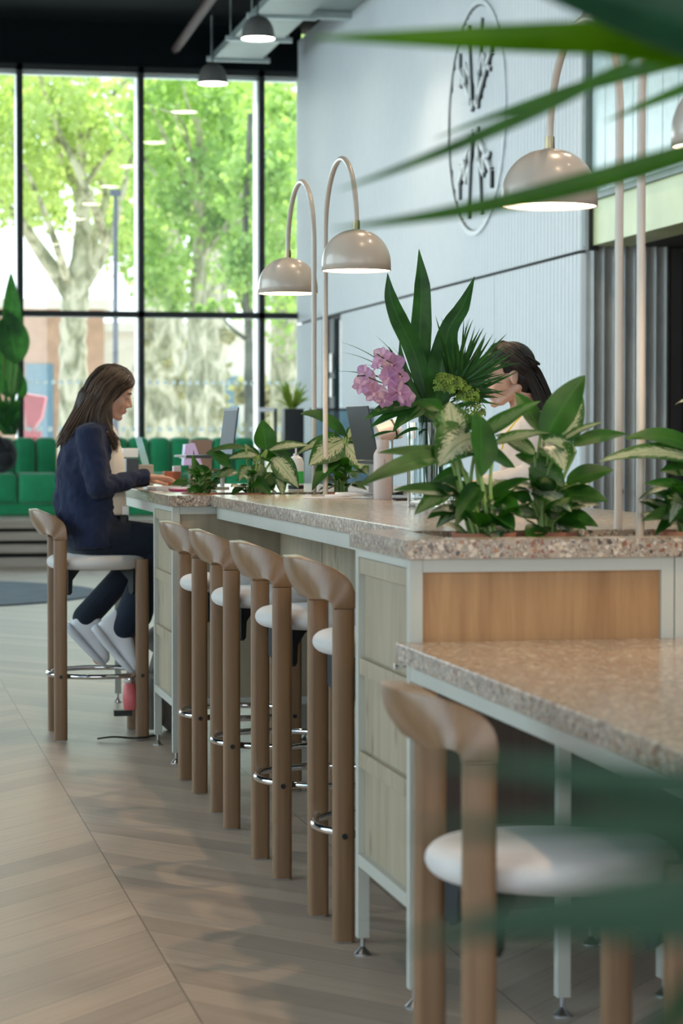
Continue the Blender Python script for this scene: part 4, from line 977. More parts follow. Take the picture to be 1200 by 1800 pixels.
def orchid(px, py, s_, Y, face=(-.3, -.9, .2), rot=0):
    c = at(px, py, Y); f_ = V(face).normalized(); u_ = f_.cross(V((0, 0, 1))).normalized(); w_ = u_.cross(f_)
    for k in range(5):
        a = R(90 + 72 * k + rot); dr_ = (u_ * math.cos(a) + w_ * math.sin(a)); L = s_ * (1.15 if k in (1, 4) else 1.0)
        fl.leaf(c + f_ * -.002, c + dr_ * L + f_ * random.uniform(.0, .012), L * (1.05 if k in (1, 4) else .75), f_, .0, .12, random.choice([0, .5]), .95, 7, .06, bdir=tuple(f_))
    fl.leaf(c, c + f_ * s_ * .5 - w_ * s_ * .3, s_ * .5, w_, .2, .6, 1, .8, 5)
for (px, py, s_, fc, rt_) in [(672, 625, .030, (-.5, -.8, .3), 10), (690, 640, .040, (-.3, -1, .2), 0), (662, 640, .026, (-.9, -.4, .2), 30), (640, 655, .030, (-.7, -.7, .1), 20), (634, 678, .030, (-.5, -.8, -.2), 50), (658, 690, .040, (-.3, -1, -.1), 10),
                              (674, 702, .032, (.1, -1, -.3), 40), (700, 690, .042, (.1, -1, .1), 15), (682, 664, .036, (-.2, -1, .2), 60), (712, 700, .034, (.3, -1, -.1), 5), (650, 665, .028, (-.6, -.8, .3), 70), (700, 662, .034, (.1, -1, .3), 33)]:
    orchid(px, py, s_, YV - .12 + random.uniform(-.03, .03), fc, rt_)
fl.build('orchids', 'petal', fa, auto=180)
mb = MB()
for k in range(240):
    a = random.uniform(0, 2 * math.pi); b = random.uniform(-.3, 1); cx = random.choice([(780, 678), (800, 682), (822, 700), (832, 728)]); r_ = 22 / F * YV
    n_ = V((math.cos(a) * math.sqrt(max(0, 1 - b * b)), -abs(math.sin(a)) * math.sqrt(max(0, 1 - b * b)), b)); c = at(cx[0], cx[1], YV - .06) + n_ * r_ * random.uniform(.8, 1.1)
    u_ = n_.cross(V((.3, .1, 1))).normalized(); w_ = u_.cross(n_); ph = random.uniform(0, 1.5)
    for q in range(4):
        d_ = u_ * math.cos(ph + q * math.pi / 2) + w_ * math.sin(ph + q * math.pi / 2); e_ = n_.cross(d_)
        vs_ = [mb.bm.verts.new(c + d_ * x + e_ * y + n_ * z) for x, y, z in ((.001, 0, 0), (.007, .005, .002), (.012, 0, .001), (.007, -.005, .002))]; mb.bm.faces.new(vs_)
mb.build('hydrangea', 'hyd', fa, smooth=False)
mb = MB()
for k in range(34):
    a = random.uniform(0, 6.28); r_ = random.uniform(.01, .062); x = vx + r_ * math.cos(a); y = YV + r_ * math.sin(a)
    mb.tube([(x * .5 + vx * .5 + random.uniform(-.03, .03), YV + random.uniform(-.04, .04), ZT + .035), (x, y, ZT + .27), (x * 1.0, y, ZT + .33)], random.uniform(.002, .005), 6)
mb.tube([at(740, 705, YV), at(700, 680, YV - .1), at(668, 672, YV - .12), at(640, 660, YV - .12), at(627, 661, YV - .12)], .0022, 6)
mb.tube([at(740, 705, YV), at(712, 670, YV - .1), at(690, 640, YV - .12), at(662, 622, YV - .12)], .0022, 6)
for a, b, c_, d in ((760, 725, 800, 690), (765, 725, 822, 705), (765, 728, 832, 730), (755, 730, 805, 700)): mb.tube([at(a, b, YV), at(c_, d, YV - .05)], .004, 6)
mb.build('stems', 'stemd', fa)

# ================================================================== THINGS ON THE COUNTERS
bt = wthing('water_bottle', 'blush beige square-shouldered water bottle with screw cap on the counter', 'bottle', (1.973, 9.06, ZT))
prof = [(0, 0), (.034, 0), (.0355, .004), (.0355, .165), (.034, .175), (.024, .193), (.0225, .196)]
MB().lathe([(r_, z + ZT) for r_, z in prof] + [(0, ZT + .197)], (1.973, 9.06, 0), 40).build('bottle_body', 'bottle', bt)
MB().lathe([(0, ZT + .197), (.0235, ZT + .197), (.0238, ZT + .226), (.0225, ZT + .229), (0, ZT + .229)], (1.973, 9.06, 0), 32).build('cap', 'bottle', bt)
MB().box((1.973 - .003, 9.06 - .0362, ZT + .11), (1.973 + .003, 9.06 - .035, ZT + .155)).build('logo_mark', plain('faint_print', (.42, .33, .29), .5), bt, smooth=False)
ph = wthing('smartphone', 'black phone lying flat beside the blush water bottle', 'phone', (2.05, 8.85, ZT))
MB().box((1.99, 8.9, ZT + .001), (2.13, 8.97, ZT + .009)).build('phone_body', 'black', ph, smooth=False, bevel=.003)
cb = MB()
for k in range(5):
    r_ = random.uniform(.03, .07); x0 = 1.80 + .03 * k
    cb.tube(catmull([(x0 + r_ * 1.6 * math.cos(q) + .004 * k, 9.22 + r_ * math.sin(q) + .02 * k, ZT + .004 + .004 * k) for q in [i * .7 for i in range(9 + k)]], 4), .0028, 6)
cb.tube(catmull([(1.87, 9.25, ZT + .005), (1.95, 9.15, ZT + .006), (2.02, 9.3, ZT + .012), (1.98, 9.45, ZT + .02)], 6), .0028, 6)
tag(cb.build('charging_cable', 'cable'), 'tangle of white charging cable left of the blush bottle', 'cable')
cb = MB()
for k in range(5): cb.tube(catmull([(1.98 + .03 * k, 9.15 + .05 * k, ZT + .004), (2.06 + .02 * k, 9.3 + .02 * k, ZT + .01 + .006 * k), (2.12, 9.22 + .05 * k, ZT + .008), (2.2, 9.4, ZT + .005)], 6), .003, 6)
tag(cb.build('power_cable', 'black'), 'black cables lying behind the blush bottle by the vase', 'cable')
def laptop(label, hinge, wdir, up_, wd, ht, base_dir, screen=True):
    """hinge: lower centre of lid; wdir along hinge; up_ lid direction"""
    h = V(hinge); w_ = V(wdir).normalized(); u_ = V(up_).normalized(); n_ = w_.cross(u_).normalized()
    if n_.dot(V(base_dir)) < 0: n_ = -n_
    t = wthing('laptop', label, 'laptop', (h.x, h.y, ZT))
    def slab(a, b, c_, d, th, nn, nm, mat, par, bev=.0015):
        mb = MB(); vs_ = [mb.bm.verts.new(p + nn * k) for k in (0, th) for p in (a, b, c_, d)]
        for f in ((0, 3, 2, 1), (4, 5, 6, 7), (0, 1, 5, 4), (1, 2, 6, 5), (2, 3, 7, 6), (3, 0, 4, 7)): mb.bm.faces.new([vs_[i] for i in f])
        return mb.build(nm, mat, par, smooth=False, bevel=bev)
    A = h - w_ * wd / 2; B = h + w_ * wd / 2
    lid = slab(A, B, B + u_ * ht, A + u_ * ht, -.006, n_, 'lid', 'lap', t)
    slab(A + u_ * .002 + w_ * .002, B + u_ * .002 - w_ * .002, B + u_ * (ht - .002) - w_ * .002, A + u_ * (ht - .002) + w_ * .002, .001, n_, 'bezel', 'lapsilver', lid, 0)
    slab(A + u_ * .022 + w_ * .006, B + u_ * .022 - w_ * .006, B + u_ * (ht - .014) - w_ * .006, A + u_ * (ht - .014) + w_ * .006, .0018, n_, 'screen', 'screen', lid, 0)
    bd = V(base_dir).normalized(); C_ = A + V((0, 0, -.004)); D_ = B + V((0, 0, -.004))
    slab(C_, D_, D_ + bd * .21, C_ + bd * .21, .012, V((0, 0, -1)), 'keyboard_base', 'lap', t)
    mb = MB()
    for r_ in range(5):
        for q in range(12):
            p = C_ + w_ * (wd * (.06 + .075 * q)) + bd * (.02 + .02 * r_); mb.box((p.x - .006, p.y - .008, p.z), (p.x + .006, p.y + .008, p.z + .0015))
    mb.build('keys', 'black', t, smooth=False)
    return t, h
a0 = at(396, 798, 11.05)
lt, h = laptop('open laptop seen from its screen side, in front of the woman in the navy cardigan', (a0.x, 11.05, a0.z), (-.05, 1, 0), (.13, 0, 1), .31, .215, (-1, .05, 0))
MB().box((a0.x - .2, 10.93, ZT), (a0.x, 11.17, ZT + .012)).build('stand_foot', 'steel', lt, smooth=False)
MB().box((a0.x - .02, 11.02, ZT + .012), (a0.x - .008, 11.08, h.z - .012)).box((a0.x - .2, 10.95, h.z - .02), (a0.x, 11.15, h.z - .0165)).build('riser', 'steel', lt, smooth=False)
a1 = at(647, 808, 9.30)
lt, h = laptop('grey laptop showing its closed lid back, in front of the woman in the blouse', (a1.x, 9.30, a1.z), (-.07, 1, 0), (-.20, 0, 1), .31, .215, (1, .05, 0))
MB().box((a1.x, 9.18, ZT), (a1.x + .2, 9.42, ZT + .012)).build('stand_foot', 'steel', lt, smooth=False)
MB().box((a1.x + .008, 9.27, ZT + .012), (a1.x + .02, 9.33, h.z - .012)).box((a1.x, 9.2, h.z - .02), (a1.x + .2, 9.4, h.z - .0165)).build('riser', 'steel', lt, smooth=False)
# unidentified tilted cylinder with black band behind the bottle
c = at(684, 757, 9.75); M4 = Matrix.Rotation(R(62), 4, V((0, 1, 0))) 
cn = wthing('banded_cylinder', 'white cylinder with a black band, tilted on a thin stand behind the blush bottle', 'unidentified', (c.x, c.y, ZT))
MB().tube([(c.x + .01, c.y, ZT), (c.x + .01, c.y, c.z)], .006, 8).lathe([(0, ZT), (.04, ZT), (.04, ZT + .006), (0, ZT + .006)], (c.x + .01, c.y, 0)).build('stand', 'steel', cn)
ax = V((.92, 0, .28)).normalized()
MB().tube([c - ax * .05, c + ax * .03], [.036, .042], 32).build('cylinder_body', 'bottle', cn, auto=60)
MB().tube([c + ax * .015, c + ax * .022], [.0425, .043], 32).build('band', 'black', cn, auto=60)
MB().tube([c + ax * .03, c + ax * .032, c + ax * .042, c + ax * .043], [.044, .0445, .0445, .036], 32).build('lid', 'paper', cn, auto=60)
# pump bottle with green label on the far side
c = at(520, 868, 10.75); pb = wthing('pump_bottle', 'white pump bottle with bright green label behind the far plants', 'bottle', (c.x, 10.75, ZT))
MB().lathe([(0, ZT), (.033, ZT), (.035, ZT + .005), (.035, ZT + .125), (.028, ZT + .145), (.012, ZT + .155), (.012, ZT + .165), (0, ZT + .165)], (c.x, 10.75, 0), 28).build('bottle_body', 'paper', pb)
MB().lathe([(.0354, ZT + .03), (.0358, ZT + .03), (.0358, ZT + .085), (.0354, ZT + .085)], (c.x, 10.75, 0), 28).build('label', 'labelgreen', pb)
MB().lathe([(.0355, ZT + .005), (.0359, ZT + .005), (.0359, ZT + .022), (.0355, ZT + .022)], (c.x, 10.75, 0), 28).build('label_band', 'black', pb)
MB().tube([(c.x, 10.75, ZT + .165), (c.x, 10.75, ZT + .2)], .004, 8).box((c.x - .035, 10.742, ZT + .198), (c.x + .008, 10.758, ZT + .208)).build('pump', 'paper', pb)
# notebook, paper, mouse, pen by the hands
n0 = at(279, 860, 10.62)
nb = wthing('notebook', 'magenta-covered notebook lying by the far plants', 'notebook', (1.38, 10.6, ZT))
MB().box((1.36, 10.52, ZT + .001), (1.52, 10.74, ZT + .010)).build('cover', 'magenta', nb, smooth=False, bevel=.001)
tag(MB().box((1.30, 10.85, ZT + .001), (1.52, 11.2, ZT + .012)).box((1.31, 10.80, ZT + .001), (1.50, 11.0, ZT + .009)).build('paper_sheets', 'paper', smooth=False), 'white papers under the typing hands', 'papers')
mo = wthing('computer_mouse', 'dark computer mouse right of the woman\'s fingertips', 'mouse', (1.54, 10.83, ZT))
MB().ell((1.545, 10.83, ZT + .018), (.05, .03, .016)).build('mouse_body', 'lap', mo)
# things on the far end of the desk
def prop(name, label, cat, parts):
    t = wthing(name, label, cat, parts[0][1])
    for nm, a, b, mat in parts: MB().box(a, b).build(nm, mat, t, smooth=False, bevel=.003)
    return t
def pxbox(nm, x0, y0, x1, y1, Y, d, mat, rest=True): a = at(x0, y1, Y); b = at(x1, y0, Y); return (nm, (a.x, Y, ZT + .001 if rest else a.z), (b.x, Y + d, b.z), mat)
prop('label_printer', 'white and grey roll printer at the far end of the desk behind the woman\'s hands', 'printer', [pxbox('printer_base', 222, 806, 244, 818, 11.9, .14, 'lap'), pxbox('paper_roll', 216, 788, 243, 804, 11.9, .12, 'paper', False)])
t = wthing('sloping_card', 'pale aqua card strip leaning back on the far end of the desk', 'card', tuple(at(255, 818, 12.0)))
a, b, c_, d = at(238, 770, 12.05), at(249, 769, 12.05), at(263, 818, 12.0), at(250, 818, 12.0); mb = MB(); vs_ = [mb.bm.verts.new(p + V((0, k, 0))) for k in (0, .012) for p in (a, b, c_, d)]
for f in ((0, 1, 2, 3), (7, 6, 5, 4), (0, 4, 5, 1), (1, 5, 6, 2), (2, 6, 7, 3), (3, 7, 4, 0)): mb.bm.faces.new([vs_[i] for i in f])
mb.build('card_panel', 'aqua', t, smooth=False)
t = wthing('tablet_stand', 'lilac folded tent-shaped stand on the far desk', 'stand', tuple(at(340, 820, 11.9)))
for q in ([(326, 781), (341, 780), (337, 818), (323, 818)], [(338, 780), (342, 779), (356, 818), (346, 818)]):
    mb = MB(); P_ = [at(x, y, 11.9) for x, y in q]; vs_ = [mb.bm.verts.new(p + V((0, k, 0))) for k in (0, .10) for p in P_]
    for f in ((0, 1, 2, 3), (7, 6, 5, 4), (0, 4, 5, 1), (1, 5, 6, 2), (2, 6, 7, 3), (3, 7, 4, 0)): mb.bm.faces.new([vs_[i] for i in f])
    mb.build('folded_leg', 'purple', t, smooth=False)
prop('cardboard_box', 'brown board box standing behind the lilac stand', 'box', [pxbox('box_body', 336, 773, 372, 822, 12.1, .10, 'cardboard')])
prop('tray', 'burnt orange tray on the far desk beside the fingertips', 'tray', [pxbox('tray_body', 290, 829, 318, 846, 12.0, .12, 'orange')])
prop('mug', 'small white mug on the far desk in front of the sofa', 'mug', [pxbox('mug_body', 305, 819, 318, 832, 12.1, .05, 'paper')])
prop('storage_block', 'pale wooden block at the far end of the desk under the roll printer', 'block', [pxbox('block_body', 220, 817, 270, 850, 11.95, .14, 'step')])
tl_ = wthing('papers_on_counter', 'white open booklet on the counter behind the glass vase', 'booklet', (2.2, 8.6, ZT))
MB().box((2.15, 8.45, ZT + .001), (2.36, 8.75, ZT + .006)).build('pages', 'paper', tl_, smooth=False)
# backpack hanging under the far desk, flask, strap
bg_ = wthing('backpack', 'grey-beige canvas backpack standing on the floor under the far desk', 'backpack', (1.40, 10.95, 0))
mb = MB(); mb.ell((1.42, 10.95, .22), (.13, .2, .23)); mb.ell((1.30, 10.9, .13), (.07, .14, .12)); mb.ell((1.36, 10.9, .42), (.09, .15, .07)); mb.build('pack', 'bag', bg_, auto=180)
mb = MB(); mb.tube(catmull([(1.27, 10.8, .40), (1.22, 10.78, .30), (1.25, 10.8, .1)], 6), .014, 8, flat=.4); mb.build('strap', 'bag', bg_)
MB().tube(catmull([(1.03, 10.62, .012), (1.10, 10.60, .02), (1.2, 10.6, .012), (1.30, 10.7, .012)], 6), [.016] * 19, 6, flat=.25).build('floor_strap', 'black', bg_)
MB().box((1.11, 10.69, .10), (1.19, 10.73, .125)).build('buckle_tab', 'black', bg_, smooth=False)
fk = wthing('insulated_flask', 'coral pink flask with chrome cap tucked in the side of the grey-beige backpack', 'flask', (1.195, 10.68, .12))
M4 = Matrix.Rotation(R(-4), 4, 'Y'); o_ = (1.185, 10.68, .13)
MB().lathe([(0, .0), (.030, .0), (.034, .006), (.036, .05), (.027, .11), (.02, .118), (0, .118)], o_, 28, M4).build('flask_body', 'pink', fk)
MB().lathe([(.019, .118), (.021, .122), (.021, .145), (.014, .158), (0, .160)], o_, 28, M4).build('flask_cap', 'chrome', fk)

# ================================================================== PEOPLE
def remesh(o, vox, sm=3, fac=.5, disp=None):
    md = o.modifiers.new('r', 'REMESH'); md.mode = 'VOXEL'; md.voxel_size = vox; md.use_smooth_shade = True
    if sm: m2 = o.modifiers.new('s', 'SMOOTH'); m2.iterations = sm; m2.factor = fac
    return o
class Fig:
    """collects volumes in world space for one continuous surface"""
    def __init__(s, T=None): s.mb = MB(); s.T = T or Matrix()
    def e(s, c, r, rot=None):
        M4 = (s.T.to_3x3() @ (rot.to_3x3() if rot else Matrix.Identity(3))).to_4x4(); s.mb.ell(s.T @ V(c), r, M4, 20, 12)
    def c(s, a, b, ra, rb, flat=1): s.mb.caps(s.T @ V(a), s.T @ V(b), ra, rb, 14, flat)
    def rings(s, L, seg=28):
        """L: (centre, rx, ry, axis_tilt_deg) horizontal-ish ellipses"""
        rows = []
        for L_ in L:
            c, rx, ry = L_[:3]; ti = R(L_[3]) if len(L_) > 3 else 0; pw = L_[4] if len(L_) > 4 else 1
            rows.append([s.T @ (V(c) + V((rx * math.cos(a) * math.cos(ti), ry * math.sin(a), -rx * math.cos(a) * math.sin(ti)))) for a in [2 * math.pi * k / seg for k in range(seg)]])
        s.mb.quadgrid(rows, True, True, True)
def head_into(fg, T):
    """head in local space (facing +x, origin between the ears) added to fig through T"""
    old = fg.T; fg.T = T; k = T.to_scale().x
    def e(c, r, rot=None): 
        M4 = (T.to_quaternion().to_matrix() @ (rot.to_3x3() if rot else Matrix.Identity(3))).to_4x4(); fg.mb.ell(T @ V(c), tuple(q * k for q in r), M4, 20, 12)
    def c(a, b, ra, rb): fg.mb.caps(T @ V(a), T @ V(b), ra * k, rb * k, 14)
    e((-.012, 0, .034), (.094, .073, .092)); e((.030, 0, -.02), (.062, .060, .085)); e((.02, 0, .03), (.07, .066, .07))
    for s_ in (-1, 1):
        c((-.025, s_ * .050, -.050), (.05, s_ * .022, -.098), .018, .018); e((.052, s_ * .036, -.03), (.03, .024, .03)); e((-.008, s_ * .073, -.012), (.018, .008, .03), Matrix.Rotation(R(-12), 4, 'Y'))
        e((.075, s_ * .031, .004), (.013, .016, .010)); e((.099, s_ * .010, -.036), (.011, .009, .008))
    e((.074, 0, -.100), (.020, .022, .018)); c((.086, 0, .016), (.109, 0, -.028), .008, .011); e((.078, 0, .028), (.016, .048, .013)); e((.072, 0, .06), (.02, .04, .03))
    e((.089, 0, -.060), (.013, .022, .007)); e((.086, 0, -.072), (.012, .019, .008)); e((.082, 0, -.050), (.012, .022, .012))
    c((-.035, 0, -.06), (-.045, 0, -.15), .052, .052); fg.T = old
def head_details(T, par):
    k = T.to_scale().x
    def mk(nm, mat, fn): mb = MB(); fn(mb); return mb.build(nm, mat, par, auto=180)
    for s_ in (-1, 1):
        mk('eye', 'eye', lambda mb: mb.ell(T @ V((.083, s_ * .031, .002)), tuple(q * k for q in (.006, .011, .004)), T.to_quaternion().to_matrix().to_4x4()))
        mk('eyelash', 'brow', lambda mb: mb.tube([T @ V(p) for p in ((.084, s_ * .043, .001), (.091, s_ * .032, -.001), (.089, s_ * .020, .0))], .0018 * k, 6))
        mk('eyebrow', 'brow', lambda mb: mb.tube([T @ V(p) for p in ((.078, s_ * .050, .020), (.091, s_ * .034, .027), (.094, s_ * .016, .023))], [.002 * k, .0035 * k, .002 * k], 6))
    mk('lips', 'lip', lambda mb: (mb.ell(T @ V((.0955, 0, -.0605)), tuple(q * k for q in (.008, .020, .0045)), T.to_quaternion().to_matrix().to_4x4()), mb.ell(T @ V((.0925, 0, -.070)), tuple(q * k for q in (.008, .017, .0055)), T.to_quaternion().to_matrix().to_4x4())))
def hand_into(fg, wrist, fdir, pn, thumb, curl=.35, k=1.0):
    """wrist point, finger direction, palm normal (facing down), thumb side direction"""
    f_ = V(fdir).normalized(); n_ = V(pn); n_ = (n_ - f_ * n_.dot(f_)).normalized(); s_ = f_.cross(n_)
    if s_.dot(V(thumb)) < 0: s_ = -s_
    w_ = V(wrist)
    def c(a, b, ra, rb): fg.mb.caps(a, b, ra, rb, 12)
    for q in (-.027, -.010, .008, .025): c(w_ + s_ * q * .6, w_ + f_ * .085 * k + s_ * q, .015, .0125)
    for q, L in ((-.028, .058), (-.0095, .072), (.0095, .078), (.028, .070)):
        p = w_ + f_ * .085 * k + s_ * q; d = f_; sgn = q * 2.5
        for j, fr_ in enumerate((.45, .32, .23)):
            d = (d + n_ * curl * (.25, .5, .5)[j] + s_ * sgn * .12).normalized(); e = p + d * L * fr_ * k; c(p, e, .0092 - .0009 * j, .0086 - .0009 * j); p = e
    p = w_ + f_ * .025 + s_ * .022; d = (f_ * .7 + s_ * .75 + n_ * .25).normalized(); e = p + d * .045; c(p, e, .014, .0105)
    d = (f_ * .9 + s_ * .35 + n_ * .2).normalized(); g = e + d * .032; c(e, g, .0102, .0092); c(g, g + d * .026, .0092, .008)
def hair_strands(T, cols, par, mat, seed, guides, n, r=.004, cap=True):
    """guides: list of (weight, [local points...]) ; strands interpolate between neighbouring guides"""
    rnd = random.Random(seed); mb = MB(); lay = mb.bm.verts.layers.float.new('tone'); G = len(guides)
    def add(pts, rad, tone):
        k0 = len(mb.bm.verts); mb.tube(pts, rad, 5); mb.bm.verts.ensure_lookup_table()
        for i in range(k0, len(mb.bm.verts)): mb.bm.verts[i][lay] = tone
    k = T.to_scale().x
    for _ in range(n):
        q = rnd.uniform(0, G - 1.001); a = int(q); fr_ = q - a; jit = [V((rnd.gauss(0, .0035), rnd.gauss(0, .0035), rnd.gauss(0, .0035))) for _ in range(4)]
        pts = [V(guides[a][i]).lerp(V(guides[a + 1][i]), fr_) + jit[min(i, 3)] * (.3 + .45 * i) for i in range(len(guides[a]))]
        cut = rnd.uniform(-.03, .02); pts[-1] = pts[-1] + V((0, 0, cut))
        w_ = catmull([T @ p for p in pts], 5); m_ = len(w_); add(w_, [r * k * (1 - .75 * (i / (m_ - 1)) ** 3) for i in range(m_)], min(1, max(0, rnd.gauss(.35, .28))))
    return mb.build('hair', mat, par, auto=180)

# ---- woman in navy cardigan, seated on the far left stool, facing right
YP = 10.85
P1 = wthing('person', 'seated woman with long brown hair in a navy cardigan, dark jeans and white trainers, typing', 'person', (1.08, YP, 0))
def p1(x, y, dy=0): return at(x, y, YP + dy)
ho = p1(195, 690)
T1h = Matrix.Translation(ho) @ Matrix.Rotation(R(-4), 4, 'Z') @ Matrix.Rotation(R(20), 4, 'Y') @ Matrix.Scale(.93, 4)
fg = Fig(); head_into(fg, T1h)
fg.c(T1h @ V((-.04, 0, -.08)), p1(160, 775), .050, .062)
SR, SL = p1(158, 766, -.155), p1(163, 766, .155)
fg.e(p1(158, 800), (.09, .15, .10)); fg.e(p1(155, 850), (.085, .13, .12)); fg.e(p1(160, 920), (.10, .15, .12))
ER, EL = p1(172, 858, -.21), p1(182, 850, .20)
WR, WL = p1(252, 838, -.05), p1(252, 842, .16)
for S_, E_, W_ in ((SR, ER, WR), (SL, EL, WL)): fg.c(S_, E_, .042, .034); fg.c(E_, W_, .034, .024)
hand_into(fg, WR, (1, .35, -.05), (0, 0, -1), (0, 1, 0), .30, .98); hand_into(fg, WL, (1, -.12, -.02), (0, 0, -1), (0, -1, 0), .32, .98)
HR, HL = p1(172, 948, -.085), p1(172, 948, .085); KR, KL = p1(283, 952, -.06), p1(272, 952, .12)
AR, AL = p1(216, 1108, -.06), p1(146, 1090, .12)
for H_, K_, A_ in ((HR, KR, AR), (HL, KL, AL)): fg.c(H_, K_, .075, .055); fg.c(K_, A_, .05, .034)
TR, TL = p1(228, 1170, -.07), p1(172, 1160, .12)
fg.c(AR, AR.lerp(TR, .5), .036, .034); fg.c(AR.lerp(TR, .4), TR, .034, .022); fg.c(AL, AL.lerp(TL, .5), .036, .034); fg.c(AL.lerp(TL, .4), TL, .034, .022)
remesh(fg.mb.build('body', 'skin', P1, auto=180), .0045, 4); head_details(T1h, P1)
def ring_at(xa, xb, y, ry, dy=0, tilt=0):
    a, b = p1(xa, y, dy), p1(xb, y, dy); return ((a + b) / 2, (b.x - a.x) / 2, ry, tilt)
fg = Fig()   # cream top
fg.rings([ring_at(140, 196, 742, .085), ring_at(128, 205, 757, .13), ring_at(114, 213, 785, .135), ring_at(106, 219, 810, .14), ring_at(106, 220, 845, .14), ring_at(108, 222, 880, .145), ring_at(108, 222, 905, .15)])
remesh(fg.mb.build('top', 'cream', P1, auto=180), .007, 4)
fg = Fig()   # cardigan
fg.rings([ring_at(138, 182, 741, .10), ring_at(124, 192, 752, .165), ring_at(110, 198, 778, .185), ring_at(100, 203, 810, .185), ring_at(97, 206, 850, .18), ring_at(95, 210, 890, .19), ring_at(102, 210, 920, .205), ring_at(112, 209, 945, .215), ring_at(117, 208, 960, .215)])
for S_, E_, W_, sg in ((SR, ER, WR, -1), (SL, EL, WL, 1)):
    m_ = S_.lerp(E_, .5); fg.c(S_ + V((0, 0, -.005)), m_, .066, .060); fg.c(m_, E_, .060, .052); e2 = E_.lerp(W_, .55); fg.c(E_, e2, .052, .042); fg.c(e2, E_.lerp(W_, .97), .042, .034)
    fg.c(E_.lerp(W_, .90), E_.lerp(W_, .98), .038, .038)
for k in range(16):   # soft folds
    a = random.uniform(0, 1); q = p1(100 + 14 * a, 880 + 60 * random.random(), random.uniform(-.15, .1)); fg.c(q, q + V((.05, random.uniform(-.03, .03), random.uniform(-.03, .03))), .010, .006)
card = remesh(fg.mb.build('cardigan', 'navy', P1, auto=180), .007, 4)
tx = bpy.data.textures.new('knit_folds', 'CLOUDS'); tx.noise_scale = .07; md = card.modifiers.new('d', 'DISPLACE'); md.texture = tx; md.strength = .024; md.mid_level = .5
fg = Fig()   # wide jeans
for H_, K_, A_, wd in ((HR, KR, AR, 1), (HL, KL, AL, .9)):
    fg.c(H_, K_, .105, .078)
    d = (A_ - K_); fg.c(K_, K_ + d * .5, .074, .066 * wd); fg.c(K_ + d * .5, K_ + d * .97, .066 * wd, .066 * wd)
fg.c(p1(272, 960, -.06), p1(250, 1085, -.06), .075, .045); fg.c(K_ + (AR - KR) * .0 + (KR - K_), KR, .07, .07)
fg.e(p1(165, 945), (.13, .18, .08)); fg.e(p1(152, 955), (.11, .17, .06))
jn = remesh(fg.mb.build('jeans', 'jeans', P1, auto=180), .008, 4); 
def shoe(A_, T_, dy, heel, nm='shoe'):
    # A_ ankle, T_ toe tip, heel: heel point ; sole plane between heel and toe
    f_ = (T_ - heel).normalized(); side = V((0, 1, 0)); side = (side - f_ * side.dot(f_)).normalized(); u_ = side.cross(f_)
    if u_.dot(A_ - heel) < 0: u_ = -u_
    L = (T_ - heel).length
    def loft(prof, name, mat, par, vox):
        rows = []
        for t_, wl, z0, z1 in prof:
            c = heel + f_ * (L * t_); zc = (z0 + z1) / 2; hz_ = (z1 - z0) / 2
            rows.append([c + u_ * (zc + hz_ * math.copysign(abs(math.sin(a)) ** .7, math.sin(a))) + side * (wl * math.copysign(abs(math.cos(a)) ** .7, math.cos(a))) for a in [2 * math.pi * k / 20 for k in range(20)]])
        mb = MB(); mb.quadgrid(rows, True, True, True); return mb.build(name, mat, par, auto=180, sub=1)
    up_ = loft([(.0, .026, .014, .12), (.05, .038, .01, .14), (.18, .043, .01, .145), (.32, .043, .01, .138), (.44, .044, .01, .118), (.6, .047, .01, .095), (.78, .049, .01, .074), (.92, .040, .01, .056), (.985, .022, .012, .036)], nm, 'shoe', P1, 0)
    loft([(-.01, .026, -.020, .018), (.06, .041, -.022, .020), (.3, .044, -.022, .018), (.45, .045, -.020, .016), (.7, .052, -.018, .016), (.9, .047, -.010, .018), (1.01, .024, .0, .022)], 'sole', 'sole', up_, 0)
    mb = MB()
    for k in range(5):
        c = heel + f_ * (L * (.40 + .075 * k)) + u_ * (.110 - .011 * k); mb.tube(catmull([c + side * .024 - u_ * .006, c + u_ * .004, c - side * .024 - u_ * .006], 4), .0028, 6)
    c = heel + f_ * (L * .36) + u_ * .118
    for s_ in (-1, 1): mb.tube(catmull([c, c + side * .02 * s_ + u_ * .02 + f_ * .01, c + side * .035 * s_ + u_ * .005 + f_ * .02, c + side * .03 * s_ - u_ * .02 + f_ * .03], 4), .0025, 6)
    mb.build('laces', 'sole', up_, auto=180)
shoe(AR, p1(233, 1187, -.08), 0, p1(165, 1100, -.05)); shoe(AL, p1(182, 1172, .12), 0, p1(117, 1098, .11))
tag(MB().tube(catmull([T1h @ V((-.06, -.06, -.09)), T1h @ V((-.09, 0, -.085)), T1h @ V((-.06, .06, -.09))], 5), .007, 6, flat=.4).build('lanyard', 'yellow', P1), 'yellow lanyard')
MB().box(p1(214, 890, -.1), p1(224, 905, -.04)).build('badge', 'paper', P1, smooth=False, bevel=.002)
MB().box(p1(210, 905, -.12), p1(224, 938, -.06)).build('belt_pouch', 'black', P1, smooth=False, bevel=.01)
